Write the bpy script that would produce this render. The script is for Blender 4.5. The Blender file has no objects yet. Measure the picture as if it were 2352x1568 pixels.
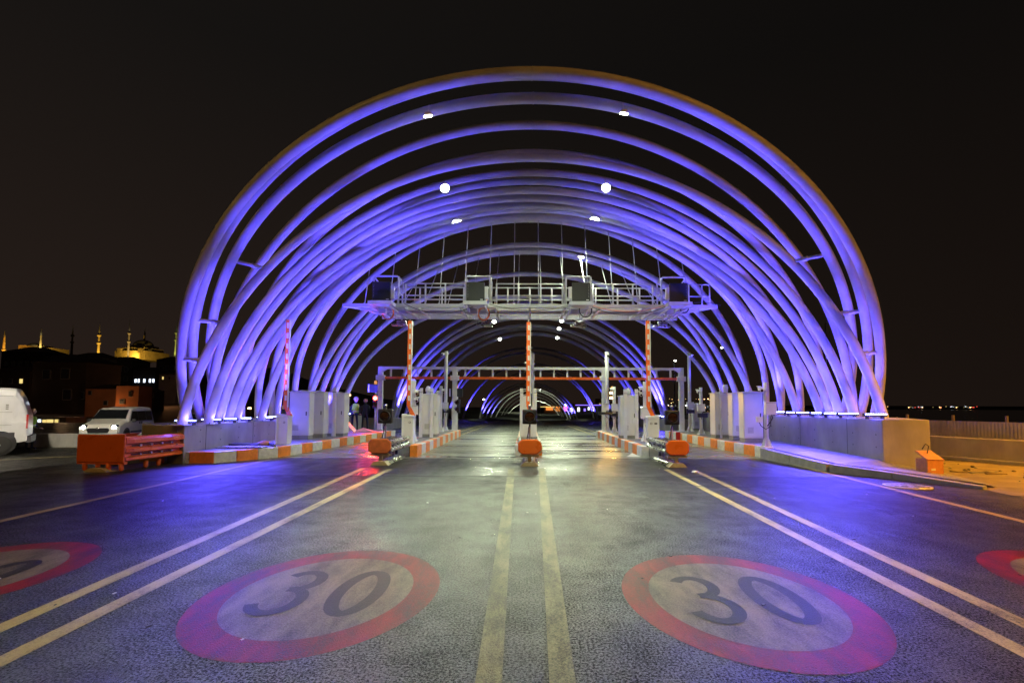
import bpy, math, random
from mathutils import Vector, Matrix
random.seed(7)
R = math.radians
scene = bpy.context.scene
C = scene.collection
PI = math.pi

# ------------------------------------------------------------------ camera
F = 1150.0            # focal length in units of a 2352 px wide frame
EYE = 1.6
pitch, roll = R(3.4), R(0.25)
cp, sp, cr, sr = math.cos(pitch), math.sin(pitch), math.cos(roll), math.sin(roll)
FW = Vector((0, cp, sp)); R0 = Vector((1, 0, 0)); U0 = Vector((0, -sp, cp))
RT = cr * R0 + sr * U0; UP = cr * U0 - sr * R0
PPX = 1210 - F * RT.y / FW.y
PPY = 932 + F * UP.y / FW.y
cam_d = bpy.data.cameras.new('camera'); cam = bpy.data.objects.new('camera', cam_d); C.objects.link(cam)
cam.matrix_world = Matrix.Translation((0, 0, EYE)) @ Matrix((RT, UP, -FW)).transposed().to_4x4()
cam_d.sensor_width = 36; cam_d.lens = F / 2352 * 36
cam_d.shift_x = 0.5 - PPX / 2352
cam_d.shift_y = (PPY - 784) / 2352
cam_d.clip_start = 0.05; cam_d.clip_end = 9000
scene.camera = cam

def ray(px, py):
    return RT * (px - PPX) + UP * (PPY - py) + FW * F
def G(px, py, z=0.0):
    d = ray(px, py); return Vector((0, 0, EYE)) + d * ((z - EYE) / d.z)
def D(px, py, Y):
    d = ray(px, py); return Vector((0, 0, EYE)) + d * (Y / d.y)

# ------------------------------------------------------------------ materials
MATS = {}
def nd(nt, t, **kw):
    n = nt.nodes.new(t)
    for k, v in kw.items(): setattr(n, k, v)
    return n
def mat(name, col, rough=0.5, metal=0.0, noise=0.0, nscale=6.0, bump=0.0, bscale=40.0, emit=None, estr=0.0,
        coat=0.0, rvar=0.0, stretch=(1, 1, 1), spec=0.5, col2=None, trans=0.0, detail=6):
    m = bpy.data.materials.new(name); m.use_nodes = True; nt = m.node_tree
    b = nt.nodes['Principled BSDF']; L = nt.links
    b.inputs['Base Color'].default_value = (*col, 1); b.inputs['Roughness'].default_value = rough
    b.inputs['Metallic'].default_value = metal; b.inputs['Specular IOR Level'].default_value = spec
    b.inputs['Coat Weight'].default_value = coat
    b.inputs['Transmission Weight'].default_value = trans
    if emit: b.inputs['Emission Color'].default_value = (*emit, 1); b.inputs['Emission Strength'].default_value = estr
    if noise or bump or rvar:
        tc = nd(nt, 'ShaderNodeTexCoord'); mp = nd(nt, 'ShaderNodeMapping')
        mp.inputs['Scale'].default_value = stretch
        geo = nd(nt, 'ShaderNodeNewGeometry')
        L.new(geo.outputs['Position'], mp.inputs['Vector'])
    if noise or rvar:
        n = nd(nt, 'ShaderNodeTexNoise'); n.inputs['Scale'].default_value = nscale; n.inputs['Detail'].default_value = detail
        n.inputs['Roughness'].default_value = 0.6
        L.new(mp.outputs[0], n.inputs['Vector'])
        if noise:
            cr_ = nd(nt, 'ShaderNodeValToRGB')
            c2 = col2 or tuple(c * (1 - noise) for c in col)
            cr_.color_ramp.elements[0].position = 0.3; cr_.color_ramp.elements[1].position = 0.68
            cr_.color_ramp.elements[0].color = (*c2, 1); cr_.color_ramp.elements[1].color = (*col, 1)
            L.new(n.outputs['Fac'], cr_.inputs['Fac']); L.new(cr_.outputs[0], b.inputs['Base Color'])
        if rvar:
            mr = nd(nt, 'ShaderNodeMapRange'); mr.inputs['From Min'].default_value = 0.35; mr.inputs['From Max'].default_value = 0.65
            mr.inputs['To Min'].default_value = max(0.03, rough - rvar); mr.inputs['To Max'].default_value = min(1, rough + rvar)
            L.new(n.outputs['Fac'], mr.inputs['Value']); L.new(mr.outputs[0], b.inputs['Roughness'])
    if bump:
        n2 = nd(nt, 'ShaderNodeTexNoise'); n2.inputs['Scale'].default_value = bscale; n2.inputs['Detail'].default_value = 3
        L.new(mp.outputs[0], n2.inputs['Vector'])
        bp = nd(nt, 'ShaderNodeBump'); bp.inputs['Strength'].default_value = bump; bp.inputs['Distance'].default_value = 0.01
        L.new(n2.outputs['Fac'], bp.inputs['Height']); L.new(bp.outputs[0], b.inputs['Normal'])
    MATS[name] = m
    return m

def asphalt(name, base, lo, wet_rough, dry_rough, bumpstr, streak=False, wetscale=0.9, grain=1.0):
    m = bpy.data.materials.new(name); m.use_nodes = True; nt = m.node_tree; L = nt.links
    b = nt.nodes['Principled BSDF']; geo = nd(nt, 'ShaderNodeNewGeometry'); P = geo.outputs['Position']
    def noise(scale, det, ro, vec=P):
        n = nd(nt, 'ShaderNodeTexNoise'); n.inputs['Scale'].default_value = scale; n.inputs['Detail'].default_value = det
        n.inputs['Roughness'].default_value = ro; L.new(vec, n.inputs['Vector']); return n.outputs['Fac']
    def mrange(v, a, b_, c, d, smooth=False):
        r_ = nd(nt, 'ShaderNodeMapRange'); r_.interpolation_type = 'SMOOTHSTEP' if smooth else 'LINEAR'
        r_.inputs['From Min'].default_value = a; r_.inputs['From Max'].default_value = b_; r_.inputs['To Min'].default_value = c; r_.inputs['To Max'].default_value = d
        L.new(v, r_.inputs['Value']); return r_.outputs[0]
    def math_(op, a, c):
        q = nd(nt, 'ShaderNodeMath', operation=op)
        for k, x in enumerate((a, c)):
            if isinstance(x, (int, float)): q.inputs[k].default_value = x
            else: L.new(x, q.inputs[k])
        return q.outputs[0]
    fine = noise(56, 7, 0.84); blot = noise(2.2, 9, 0.68)
    mp = nd(nt, 'ShaderNodeMapping'); mp.inputs['Scale'].default_value = (0.16, 1.5, 1) if streak else (1.1, 0.4, 1); L.new(P, mp.inputs['Vector'])
    w = noise(1.0 if streak else wetscale, 7, 0.6, mp.outputs[0])
    g = mrange(math_('ADD', fine, math_('MULTIPLY', math_('SUBTRACT', blot, 0.5), 0.16)), 0.43, 0.57, 0, 1, True)     # 1 = exposed wet stone, 0 = pit
    wet = mrange(w, 0.32, 0.66, 0, 1, True)
    rg = math_('ADD', math_('MULTIPLY', wet, dry_rough - wet_rough), wet_rough)
    pit = math_('MULTIPLY', math_('SUBTRACT', 1.0, g), 0.34 * grain)
    L.new(math_('ADD', rg, pit), b.inputs['Roughness'])
    L.new(math_('ADD', math_('MULTIPLY', g, 0.75 * grain), 0.04 + 0.6 * (1 - grain)), b.inputs['Specular IOR Level'])
    mx = nd(nt, 'ShaderNodeMix', data_type='RGBA'); mx.inputs[6].default_value = (*lo, 1); mx.inputs[7].default_value = (*base, 1); L.new(g, mx.inputs['Factor'])
    m2 = nd(nt, 'ShaderNodeMix', data_type='RGBA', blend_type='MULTIPLY'); m2.inputs['Factor'].default_value = 0.4
    gr = nd(nt, 'ShaderNodeValToRGB'); gr.color_ramp.elements[0].color = (0.4, 0.4, 0.4, 1); gr.color_ramp.elements[1].color = (1, 1, 1, 1)
    gr.color_ramp.elements[0].position = 0.3; gr.color_ramp.elements[1].position = 0.7
    L.new(blot, gr.inputs['Fac']); L.new(mx.outputs[2], m2.inputs[6]); L.new(gr.outputs[0], m2.inputs[7]); L.new(m2.outputs[2], b.inputs['Base Color'])
    bp = nd(nt, 'ShaderNodeBump'); bp.inputs['Distance'].default_value = 0.012; bp.inputs['Strength'].default_value = bumpstr
    L.new(fine, bp.inputs['Height']); L.new(bp.outputs[0], b.inputs['Normal'])
    MATS[name] = m

asphalt('asphalt', (0.034, 0.033, 0.030), (0.003, 0.003, 0.003), 0.26, 0.42, 0.8)
asphalt('asphalt_smooth', (0.034, 0.034, 0.031), (0.010, 0.010, 0.010), 0.18, 0.46, 0.4, grain=0.6)
asphalt('wet_concrete', (0.2, 0.2, 0.165), (0.12, 0.12, 0.10), 0.06, 0.5, 0.12, streak=True, grain=0.25)
mat('far_ground', (0.03, 0.028, 0.024), 0.9, noise=0.5, nscale=0.05)
mat('earth', (0.24, 0.19, 0.11), 0.8, noise=0.5, nscale=1.5, bump=0.6, bscale=9)
mat('water', (0.004, 0.006, 0.01), 0.22, bump=0.5, bscale=0.4)
mat('white_steel', (0.62, 0.62, 0.64), 0.42, noise=0.26, nscale=1.1, rvar=0.08, bump=0.05, bscale=6)
mat('white_paint', (0.74, 0.74, 0.72), 0.38, noise=0.18, nscale=3, rvar=0.1)
mat('cabinet', (0.68, 0.68, 0.69), 0.4, noise=0.10, nscale=2.5, rvar=0.08)
mat('cabinet_dark', (0.2, 0.2, 0.2), 0.5, noise=0.2)
mat('concrete', (0.36, 0.35, 0.32), 0.72, noise=0.45, nscale=1.3, bump=0.25, bscale=12, stretch=(1, 1, 0.45), rvar=0.12)
mat('pavement', (0.24, 0.235, 0.225), 0.5, noise=0.4, nscale=2.2, bump=0.3, bscale=25, rvar=0.15)
mat('tar', (0.008, 0.008, 0.008), 0.7)
mat('stain', (0.1, 0.095, 0.085), 0.7, noise=0.5, nscale=8)
mat('kerb_white', (0.66, 0.65, 0.6), 0.5, noise=0.3, nscale=7, bump=0.15, bscale=30)
mat('kerb_orange', (0.85, 0.25, 0.03), 0.45, noise=0.3, nscale=7, bump=0.15, bscale=30)
mat('kerb_grey', (0.3, 0.3, 0.28), 0.6, noise=0.35, nscale=5)
mat('orange', (0.82, 0.16, 0.02), 0.33, noise=0.12, nscale=3, rvar=0.08, coat=0.2)
mat('orange_clear', (0.75, 0.2, 0.08), 0.12, noise=0.3, nscale=9, coat=1.0, bump=0.4, bscale=9)
mat('orange_bar', (0.85, 0.15, 0.02), 0.4, noise=0.1, nscale=3)
mat('reflector_white', (0.7, 0.68, 0.68), 0.3)
mat('galvanised', (0.5, 0.5, 0.48), 0.3, metal=0.75, noise=0.25, nscale=9, rvar=0.1)
mat('cream', (0.5, 0.43, 0.27), 0.5, noise=0.3, nscale=12)
mat('black', (0.018, 0.018, 0.02), 0.4, noise=0.2, nscale=20)
mat('screen', (0.02, 0.022, 0.022), 0.55, noise=0.3, nscale=60, bump=0.3, bscale=70)
mat('lens', (0.03, 0.01, 0.005), 0.06, coat=1.0)
mat('rubber', (0.02, 0.02, 0.02), 0.8)
mat('glass', (0.01, 0.012, 0.014), 0.05, coat=0.5)
mat('car_white', (0.78, 0.76, 0.68), 0.3, coat=0.6, noise=0.08, nscale=2)
mat('van_white', (0.62, 0.63, 0.64), 0.35, coat=0.4, noise=0.12, nscale=2.5)
mat('car_dark', (0.12, 0.12, 0.11), 0.3, coat=0.6)
mat('trim', (0.04, 0.04, 0.045), 0.6)
mat('rim', (0.35, 0.35, 0.36), 0.35, metal=0.6)
mat('chrome', (0.6, 0.6, 0.6), 0.15, metal=1.0)
mat('plate', (0.7, 0.7, 0.68), 0.4)
mat('red_trim', (0.4, 0.02, 0.02), 0.3)
mat('cable_black', (0.015, 0.015, 0.015), 0.6)
mat('cable_orange', (0.75, 0.2, 0.06), 0.5)
mat('cardboard', (0.55, 0.24, 0.1), 0.7, noise=0.25, nscale=9)
mat('cloth', (0.5, 0.48, 0.44), 0.9, noise=0.4, nscale=14, bump=0.8, bscale=18)
mat('navy', (0.015, 0.018, 0.035), 0.85)
mat('hivis_green', (0.35, 0.75, 0.05), 0.7)
mat('hivis_orange', (0.85, 0.15, 0.02), 0.7)
mat('helmet_white', (0.7, 0.7, 0.7), 0.3)
mat('skin', (0.5, 0.3, 0.22), 0.55)
mat('fence_sheet', (0.3, 0.29, 0.27), 0.5, metal=0.3, noise=0.35, nscale=2.5)
mat('stone_gold', (0.55, 0.42, 0.2), 0.8, noise=0.35, nscale=0.25)
mat('lead_roof', (0.09, 0.085, 0.08), 0.7)
mat('gold', (0.7, 0.5, 0.15), 0.4, metal=0.6)
mat('wall_dark', (0.075, 0.055, 0.045), 0.9, noise=0.5, nscale=0.25)
mat('wall_ochre', (0.3, 0.13, 0.06), 0.9, noise=0.35, nscale=0.4)
mat('wall_grey', (0.16, 0.16, 0.18), 0.9, noise=0.4, nscale=0.3)
mat('roof_tile', (0.07, 0.035, 0.025), 0.9)
mat('window_dark', (0.02, 0.025, 0.03), 0.2)
mat('window_frame', (0.22, 0.22, 0.22), 0.6)
# things that give off light
mat('led_blue', (0.1, 0.1, 0.4), 0.3, emit=(0.25, 0.32, 1.0), estr=9)
mat('led_dots', (0.6, 0.7, 1), 0.3, emit=(0.62, 0.72, 1.0), estr=16)
mat('lamp_white', (1, 1, 1), 0.3, emit=(0.95, 1.0, 0.82), estr=60)
mat('lamp_far', (1, 1, 1), 0.3, emit=(0.95, 1.0, 0.88), estr=12)
mat('lamp_warm', (1, 0.8, 0.5), 0.3, emit=(1.0, 0.55, 0.2), estr=10)
mat('headlight', (1, 1, 1), 0.1, emit=(1.0, 0.98, 0.92), estr=90)
mat('signal_red', (0.8, 0.02, 0.01), 0.3, emit=(1.0, 0.04, 0.02), estr=22)
mat('signal_core', (1, 0.5, 0.3), 0.3, emit=(1.0, 0.45, 0.3), estr=20)
mat('amber_lit', (1, 0.7, 0.3), 0.3, emit=(1.0, 0.62, 0.25), estr=14)
mat('amber_beacon', (0.5, 0.25, 0.03), 0.3, emit=(1.0, 0.45, 0.05), estr=0.5)
mat('window_lit_white', (0.8, 0.85, 1), 0.4, emit=(0.75, 0.85, 1.0), estr=2.6)
mat('window_lit_warm', (0.9, 0.7, 0.3), 0.4, emit=(1.0, 0.75, 0.25), estr=0.9)
mat('neon_magenta', (0.9, 0.1, 0.5), 0.4, emit=(1.0, 0.12, 0.6), estr=2.5)
mat('neon_violet', (0.3, 0.2, 0.9), 0.4, emit=(0.25, 0.15, 1.0), estr=1.8)
mat('neon_orange', (0.9, 0.4, 0.1), 0.4, emit=(1.0, 0.3, 0.05), estr=0.8)
mat('neon_blue', (0.1, 0.5, 1), 0.4, emit=(0.15, 0.5, 1.0), estr=4)
mat('town_red', (1, 0.1, 0.1), 0.4, emit=(1.0, 0.08, 0.05), estr=3)

def paint_mat(name, col, lo=0.46, hi=0.60):
    m = bpy.data.materials.new(name); m.use_nodes = True; nt = m.node_tree; L = nt.links
    b = nt.nodes['Principled BSDF']; geo = nd(nt, 'ShaderNodeNewGeometry'); P = geo.outputs['Position']
    n = nd(nt, 'ShaderNodeTexNoise'); n.inputs['Scale'].default_value = 72; n.inputs['Detail'].default_value = 6; n.inputs['Roughness'].default_value = 0.8; L.new(P, n.inputs['Vector'])
    v = nd(nt, 'ShaderNodeTexVoronoi'); v.inputs['Scale'].default_value = 120; L.new(P, v.inputs['Vector'])
    mp = nd(nt, 'ShaderNodeMapping'); mp.inputs['Scale'].default_value = (2.2, 0.7, 1); mp.inputs['Rotation'].default_value = (0, 0, R(6)); L.new(P, mp.inputs['Vector'])
    n2 = nd(nt, 'ShaderNodeTexNoise'); n2.inputs['Scale'].default_value = 1.6; n2.inputs['Detail'].default_value = 9
    n2.inputs['Roughness'].default_value = 0.72; L.new(mp.outputs[0], n2.inputs['Vector'])
    s = nd(nt, 'ShaderNodeMath', operation='MULTIPLY_ADD'); s.inputs[1].default_value = 0.5
    L.new(n.outputs['Fac'], s.inputs[0]); h = nd(nt, 'ShaderNodeMath', operation='MULTIPLY'); h.inputs[1].default_value = 0.5
    L.new(n2.outputs['Fac'], h.inputs[0]); L.new(h.outputs[0], s.inputs[2])
    cr_ = nd(nt, 'ShaderNodeValToRGB'); e = cr_.color_ramp.elements
    e[0].position = lo; e[1].position = hi
    e[0].color = (0.02, 0.019, 0.018, 1); e[1].color = (*col, 1)
    k = cr_.color_ramp.elements.new((lo * 0.45 + hi * 0.55)); k.color = (*[c * 0.62 for c in col], 1)
    L.new(s.outputs[0], cr_.inputs['Fac']); L.new(cr_.outputs[0], b.inputs['Base Color'])
    b.inputs['Roughness'].default_value = 0.44; b.inputs['Specular IOR Level'].default_value = 0.16
    ad = nd(nt, 'ShaderNodeMath', operation='MULTIPLY_ADD'); ad.inputs[1].default_value = 0.8
    L.new(v.outputs['Distance'], ad.inputs[0]); L.new(n.outputs['Fac'], ad.inputs[2])
    bp = nd(nt, 'ShaderNodeBump'); bp.inputs['Strength'].default_value = 0.5; bp.inputs['Distance'].default_value = 0.01
    L.new(ad.outputs[0], bp.inputs['Height']); L.new(bp.outputs[0], b.inputs['Normal'])
    MATS[name] = m
paint_mat('line_paint', (0.42, 0.35, 0.16), 0.38, 0.52)
paint_mat('line_paint_worn', (0.21, 0.19, 0.115), 0.43, 0.57)
paint_mat('disc_paint', (0.2, 0.165, 0.125), 0.41, 0.57)
paint_mat('ring_paint', (0.24, 0.010, 0.010), 0.41, 0.57)
paint_mat('digit_paint', (0.007, 0.007, 0.014))

# ------------------------------------------------------------------ mesh builder
class MB:
    def __init__(s): s.v = []; s.f = []; s.m = []; s.mats = []; s.sm = []
    def mi(s, m):
        if m not in s.mats: s.mats.append(m)
        return s.mats.index(m)
    def add(s, vs, fs, m, smooth=False):
        o = len(s.v); s.v += [tuple(v) for v in vs]; k = s.mi(m)
        for f in fs: s.f.append([o + i for i in f]); s.m.append(k); s.sm.append(smooth)
        return s
    def box(s, c, d, m, rz=0, rx=0, ry=0, taper=1.0):
        M = Matrix.Rotation(rz, 3, 'Z') @ Matrix.Rotation(ry, 3, 'Y') @ Matrix.Rotation(rx, 3, 'X')
        vs = []
        for z in (-1, 1):
            t = taper if z > 0 else 1
            for x, y in ((-1, -1), (1, -1), (1, 1), (-1, 1)):
                vs.append(Vector(c) + M @ Vector((x * d[0] / 2 * t, y * d[1] / 2 * t, z * d[2] / 2)))
        return s.add(vs, [(0, 3, 2, 1), (4, 5, 6, 7), (0, 1, 5, 4), (1, 2, 6, 5), (2, 3, 7, 6), (3, 0, 4, 7)], m)
    def tube(s, pts, r, m, n=8, caps=True, rs=None):
        pts = [Vector(p) for p in pts]; rings = []; k = len(pts)
        t0 = (pts[1] - pts[0]).normalized(); a = Vector((0, 0, 1)) if abs(t0.z) < 0.9 else Vector((1, 0, 0))
        u = t0.cross(a).normalized()
        vs = []
        for i, p in enumerate(pts):
            t = (pts[min(i + 1, k - 1)] - pts[max(i - 1, 0)]).normalized()
            u = (u - t * u.dot(t)).normalized(); w = t.cross(u)
            rr = rs[i] if rs else r
            for j in range(n):
                A = 2 * PI * j / n; vs.append(p + (u * math.cos(A) + w * math.sin(A)) * rr)
        fs = [(i * n + j, i * n + (j + 1) % n, (i + 1) * n + (j + 1) % n, (i + 1) * n + j) for i in range(k - 1) for j in range(n)]
        s.add(vs, fs, m, True)
        if caps:
            o = len(s.v) - len(vs); q = s.mi(m)
            s.f.append([o + j for j in reversed(range(n))]); s.m.append(q); s.sm.append(False)
            s.f.append([o + (k - 1) * n + j for j in range(n)]); s.m.append(q); s.sm.append(False)
        return s
    def lathe(s, prof, c, m, n=16, axis='z', smooth=True):
        vs = []
        for r, h in prof:
            for j in range(n):
                A = 2 * PI * j / n; x, y = r * math.cos(A), r * math.sin(A)
                p = {'z': (x, y, h), 'y': (x, h, y), 'x': (h, x, y)}[axis]
                vs.append(Vector(c) + Vector(p))
        k = len(prof)
        fs = [(i * n + j, i * n + (j + 1) % n, (i + 1) * n + (j + 1) % n, (i + 1) * n + j) for i in range(k - 1) for j in range(n)]
        if axis == 'y': fs = [tuple(reversed(f)) for f in fs]
        s.add(vs, fs, m, smooth)
        o = len(s.v) - len(vs); q = s.mi(m)
        s.f.append([o + j for j in reversed(range(n))]); s.m.append(q); s.sm.append(False)
        s.f.append([o + (k - 1) * n + j for j in range(n)]); s.m.append(q); s.sm.append(False)
        return s
    def prism(s, poly, a, b, m, plane='xy'):
        # poly in 2D, extruded from a to b along the third axis
        def P(p, h): return {'xy': (p[0], p[1], h), 'xz': (p[0], h, p[1]), 'yz': (h, p[0], p[1])}[plane]
        n = len(poly); vs = [P(p, a) for p in poly] + [P(p, b) for p in poly]
        fs = [tuple(reversed(range(n))), tuple(range(n, 2 * n))] + [(i, (i + 1) % n, n + (i + 1) % n, n + i) for i in range(n)]
        return s.add(vs, fs, m)
    def sheet(s, poly, m, z=None):
        vs = [(p[0], p[1], z if z is not None else p[2]) for p in poly]
        return s.add(vs, [tuple(range(len(vs)))], m)
    def build(s, name, parent=None, bevel=0.0):
        me = bpy.data.meshes.new(name); me.from_pydata(s.v, [], s.f)
        for m in s.mats: me.materials.append(MATS[m])
        for p, k, q in zip(me.polygons, s.m, s.sm): p.material_index = k; p.use_smooth = q
        me.validate(); me.update()
        import bmesh
        bm = bmesh.new(); bm.from_mesh(me); bmesh.ops.recalc_face_normals(bm, faces=bm.faces); bm.to_mesh(me); bm.free()
        o = bpy.data.objects.new(name, me); C.objects.link(o)
        if parent: o.parent = parent
        if bevel:
            b = o.modifiers.new('bevel', 'BEVEL'); b.width = bevel; b.segments = 2; b.limit_method = 'ANGLE'; b.angle_limit = R(40)
        return o

def tag(o, label=None, cat=None, group=None, kind=None):
    if label: o['label'] = label
    if cat: o['category'] = cat
    if group: o['group'] = group
    if kind: o['kind'] = kind
    return o
def thing(name, loc, label, cat, group=None, rz=0):
    o = bpy.data.objects.new(name, None); C.objects.link(o); o.location = loc; o.rotation_euler = (0, 0, rz)
    o.empty_display_size = 0.3
    return tag(o, label, cat, group)
def kids(o): return [c for c in bpy.data.objects if c.parent == o]
def copy_tree(o, loc, rz, label, group=None):
    c = o.copy(); C.objects.link(c); c.location = loc; c.rotation_euler = (0, 0, rz); c['label'] = label
    if group: c['group'] = group
    for ch in kids(o):
        d = ch.copy(); C.objects.link(d); d.parent = c
        for g in kids(ch):
            e = g.copy(); C.objects.link(e); e.parent = d
    return c
ORD = ['first', 'second', 'third', 'fourth', 'fifth', 'sixth', 'seventh', 'eighth', 'ninth', 'tenth', 'eleventh', 'twelfth',
       'thirteenth', 'fourteenth', 'fifteenth', 'sixteenth', 'seventeenth', 'eighteenth', 'nineteenth', 'twentieth', 'twenty-first', 'twenty-second']

def spot(name, loc, target, W, col, ang, blend=1.0, size=0.08):
    d = bpy.data.lights.new(name, 'SPOT'); d.energy = W; d.color = col; d.spot_size = R(ang); d.spot_blend = blend; d.shadow_soft_size = size
    o = bpy.data.objects.new(name, d); C.objects.link(o); o.location = loc
    o.rotation_euler = (Vector(target) - Vector(loc)).to_track_quat('-Z', 'Y').to_euler(); return o
def point(name, loc, W, col, size=0.1):
    d = bpy.data.lights.new(name, 'POINT'); d.energy = W; d.color = col; d.shadow_soft_size = size
    o = bpy.data.objects.new(name, d); C.objects.link(o); o.location = loc; return o

# ------------------------------------------------------------------ world
w = bpy.data.worlds.new('World'); scene.world = w; w.use_nodes = True; nt = w.node_tree
bg = nt.nodes['Background']
tc = nd(nt, 'ShaderNodeTexCoord'); sx = nd(nt, 'ShaderNodeSeparateXYZ'); nt.links.new(tc.outputs['Generated'], sx.inputs[0])
rp = nd(nt, 'ShaderNodeValToRGB'); e = rp.color_ramp.elements
e[0].position = 0.0; e[0].color = (0.0115, 0.0072, 0.0054, 1); e[1].position = 0.55; e[1].color = (0.0046, 0.0039, 0.0035, 1)
nt.links.new(sx.outputs['Z'], rp.inputs['Fac']); nt.links.new(rp.outputs[0], bg.inputs['Color']); 
mr_ = nd(nt, 'ShaderNodeMapRange'); mr_.inputs['From Min'].default_value = -0.7; mr_.inputs['From Max'].default_value = 0.7
mr_.inputs['To Min'].default_value = 1.5; mr_.inputs['To Max'].default_value = 0.75
nt.links.new(sx.outputs['X'], mr_.inputs['Value']); nt.links.new(mr_.outputs[0], bg.inputs['Strength'])
scene.view_settings.view_transform = 'Standard'; scene.view_settings.look = 'None'; scene.view_settings.exposure = 0.22; scene.view_settings.gamma = 1

# ------------------------------------------------------------------ ground
def gz(x, y):
    def ss(a, b, t): t = min(1, max(0, (t - a) / (b - a))); return t * t * (3 - 2 * t)
    z = -0.4 * ss(-12.0, -15.5, x) if y > 9 else -0.4 * ss(-12.0, -15.5, x) * ss(4, 9, y)
    if y > 54: z -= 0.062 * (y - 54) if abs(x) < 60 else 0.062 * (y - 54) * 1
    return max(z, -9.0)
xs = [-3000, -1200, -400, -120, -60, -40, -30, -24, -20, -17, -15.5, -14.5, -13.5, -12.7, -12, -10, -5, 0, 5, 10, 14, 20, 26, 60, 120, 400, 1200, 3000]
ys = [-60, -20, 0, 4, 6, 8, 9.01, 12, 20, 30, 40, 54, 70, 100, 140, 200, 300, 600, 1500, 4000]
m = MB(); vs = [(x, y, gz(x, y) - 0.0) for y in ys for x in xs]; nx = len(xs)
m.add(vs, [(j * nx + i, j * nx + i + 1, (j + 1) * nx + i + 1, (j + 1) * nx + i) for j in range(len(ys) - 1) for i in range(nx - 1)], 'asphalt')
g = tag(m.build('ground'), 'dark wet asphalt ground all around the toll gate', kind='structure')
# smoother wet strip just before the islands and the concrete apron between them
m = MB(); m.sheet([(-11.9, 11.6), (8.0, 11.6), (7.6, 15.4), (-9.0, 15.1)], 'asphalt_smooth', 0.0015)
tag(m.build('road'), 'smoother wet asphalt strip in front of the islands', kind='structure')
m = MB(); m.sheet([(-7.9, 15.2), (7.7, 15.5), (7.7, 31), (-7.4, 31)], 'wet_concrete', 0.003)
tag(m.build('concrete_apron'), 'wet concrete apron with puddle streaks between the islands', kind='structure')
m = MB(); m.sheet([(-8.9, 31), (8.9, 31), (8.9, 54), (-8.9, 54)], 'asphalt_smooth', 0.0015)
tag(m.build('road_beyond'), 'wet road running on beyond the toll gate', kind='structure')
# water to the right and behind
m = MB(); m.sheet([(60, 40), (3800, 10), (3800, 4000), (200, 4000)], 'water', -3.0)
wa = tag(m.build('sea'), 'black sea on the right beyond the fence', kind='structure')
m = MB()
m.sheet([(8.9, 9.3), (13.2, 7.0), (30, 5), (30, 16), (12.6, 15.25), (10.0, 17)], 'earth', 0.003)
tag(m.build('verge'), 'bare sandy verge lit orange on the right', kind='structure')

# ------------------------------------------------------------------ markings
def stripe(m, pts, wd, mt='line_paint', z=0.0045):
    pts = [Vector((p[0], p[1], 0)) for p in pts]
    for a, b in zip(pts[:-1], pts[1:]):
        n = (b - a).normalized().cross(Vector((0, 0, 1))) * wd / 2
        m.sheet([a - n, a + n, b + n, b - n], mt, z)
m = MB()
for sgn, xn, xf in ((-1, -0.215, -0.385), (1, 0.215, 0.385)):
    stripe(m, [(xn * 0.93, 1.2), (xn, 3.0), (xf, 13.0)], 0.155, 'line_paint_worn')
for a, b in (((0, 1443), (835, 1075)), ((0, 1520), (895, 1077)), ((2352, 1498), (1530, 1078)), ((2352, 1432), (1595, 1080)),
             ((0, 1197), (620, 1055)), ((2352, 1198), (1778, 1056))):
    p, q = G(*a), G(*b); d = (q - p)
    stripe(m, [p - d * 0.5, q], 0.145)
for s_ in (-1, 1):
    stripe(m, [(s_ * 3.65 + 0.05, 27.5), (s_ * 3.0 + 0.1, 53)], 0.14); stripe(m, [(s_ * 4.3 + 0.05, 29), (s_ * 3.3 + 0.1, 53)], 0.14)
    stripe(m, [(s_ * 7.3, 30), (s_ * 6.6, 53)], 0.14)
tag(m.build('lane_markings'), 'worn cream lane lines leading to the toll islands', kind='structure')
m = MB()
for a, b in (((0, 1056), (250, 1044)), ((60, 1032), (240, 1025))):
    p, q = G(*a, -0.39), G(*b, -0.39); n = (q - p).normalized().cross(Vector((0, 0, 1))) * 0.07
    m.sheet([p - n, p + n, q + n, q - n], 'line_paint', -0.385)
tag(m.build('side_road_markings'), 'thin lane lines on the side road by the vans', kind='structure')

# dark sealed joints and cracks in the asphalt
m = MB()
def crack(pts, wd):
    P_ = []
    for (x, y), (x2, y2) in zip(pts[:-1], pts[1:]):
        n = max(2, int(math.hypot(x2 - x, y2 - y) / 0.25))
        for k in range(n): P_.append((x + (x2 - x) * k / n + random.uniform(-0.02, 0.02), y + (y2 - y) * k / n + random.uniform(-0.02, 0.02)))
    P_.append(pts[-1]); vs = []
    for x, y in P_:
        w_ = wd * random.uniform(0.4, 1.2); vs += [(x, y - w_ / 2, 0.006), (x, y + w_ / 2, 0.006)]
    m.add(vs, [(2 * i, 2 * i + 2, 2 * i + 3, 2 * i + 1) for i in range(len(P_) - 1)], 'tar')
crack([(-8.5, 10.6), (-3, 10.45), (1, 10.4), (2.6, 10.55)], 0.05); crack([(3.4, 10.2), (8.2, 9.7)], 0.05); crack([(-11.5, 11.45), (7.9, 11.5)], 0.06)
crack([(-7.8, 15.15), (7.6, 15.45)], 0.05)
tag(m.build('tar_seams'), 'thin dark tar seams across the asphalt', kind='structure')

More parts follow.
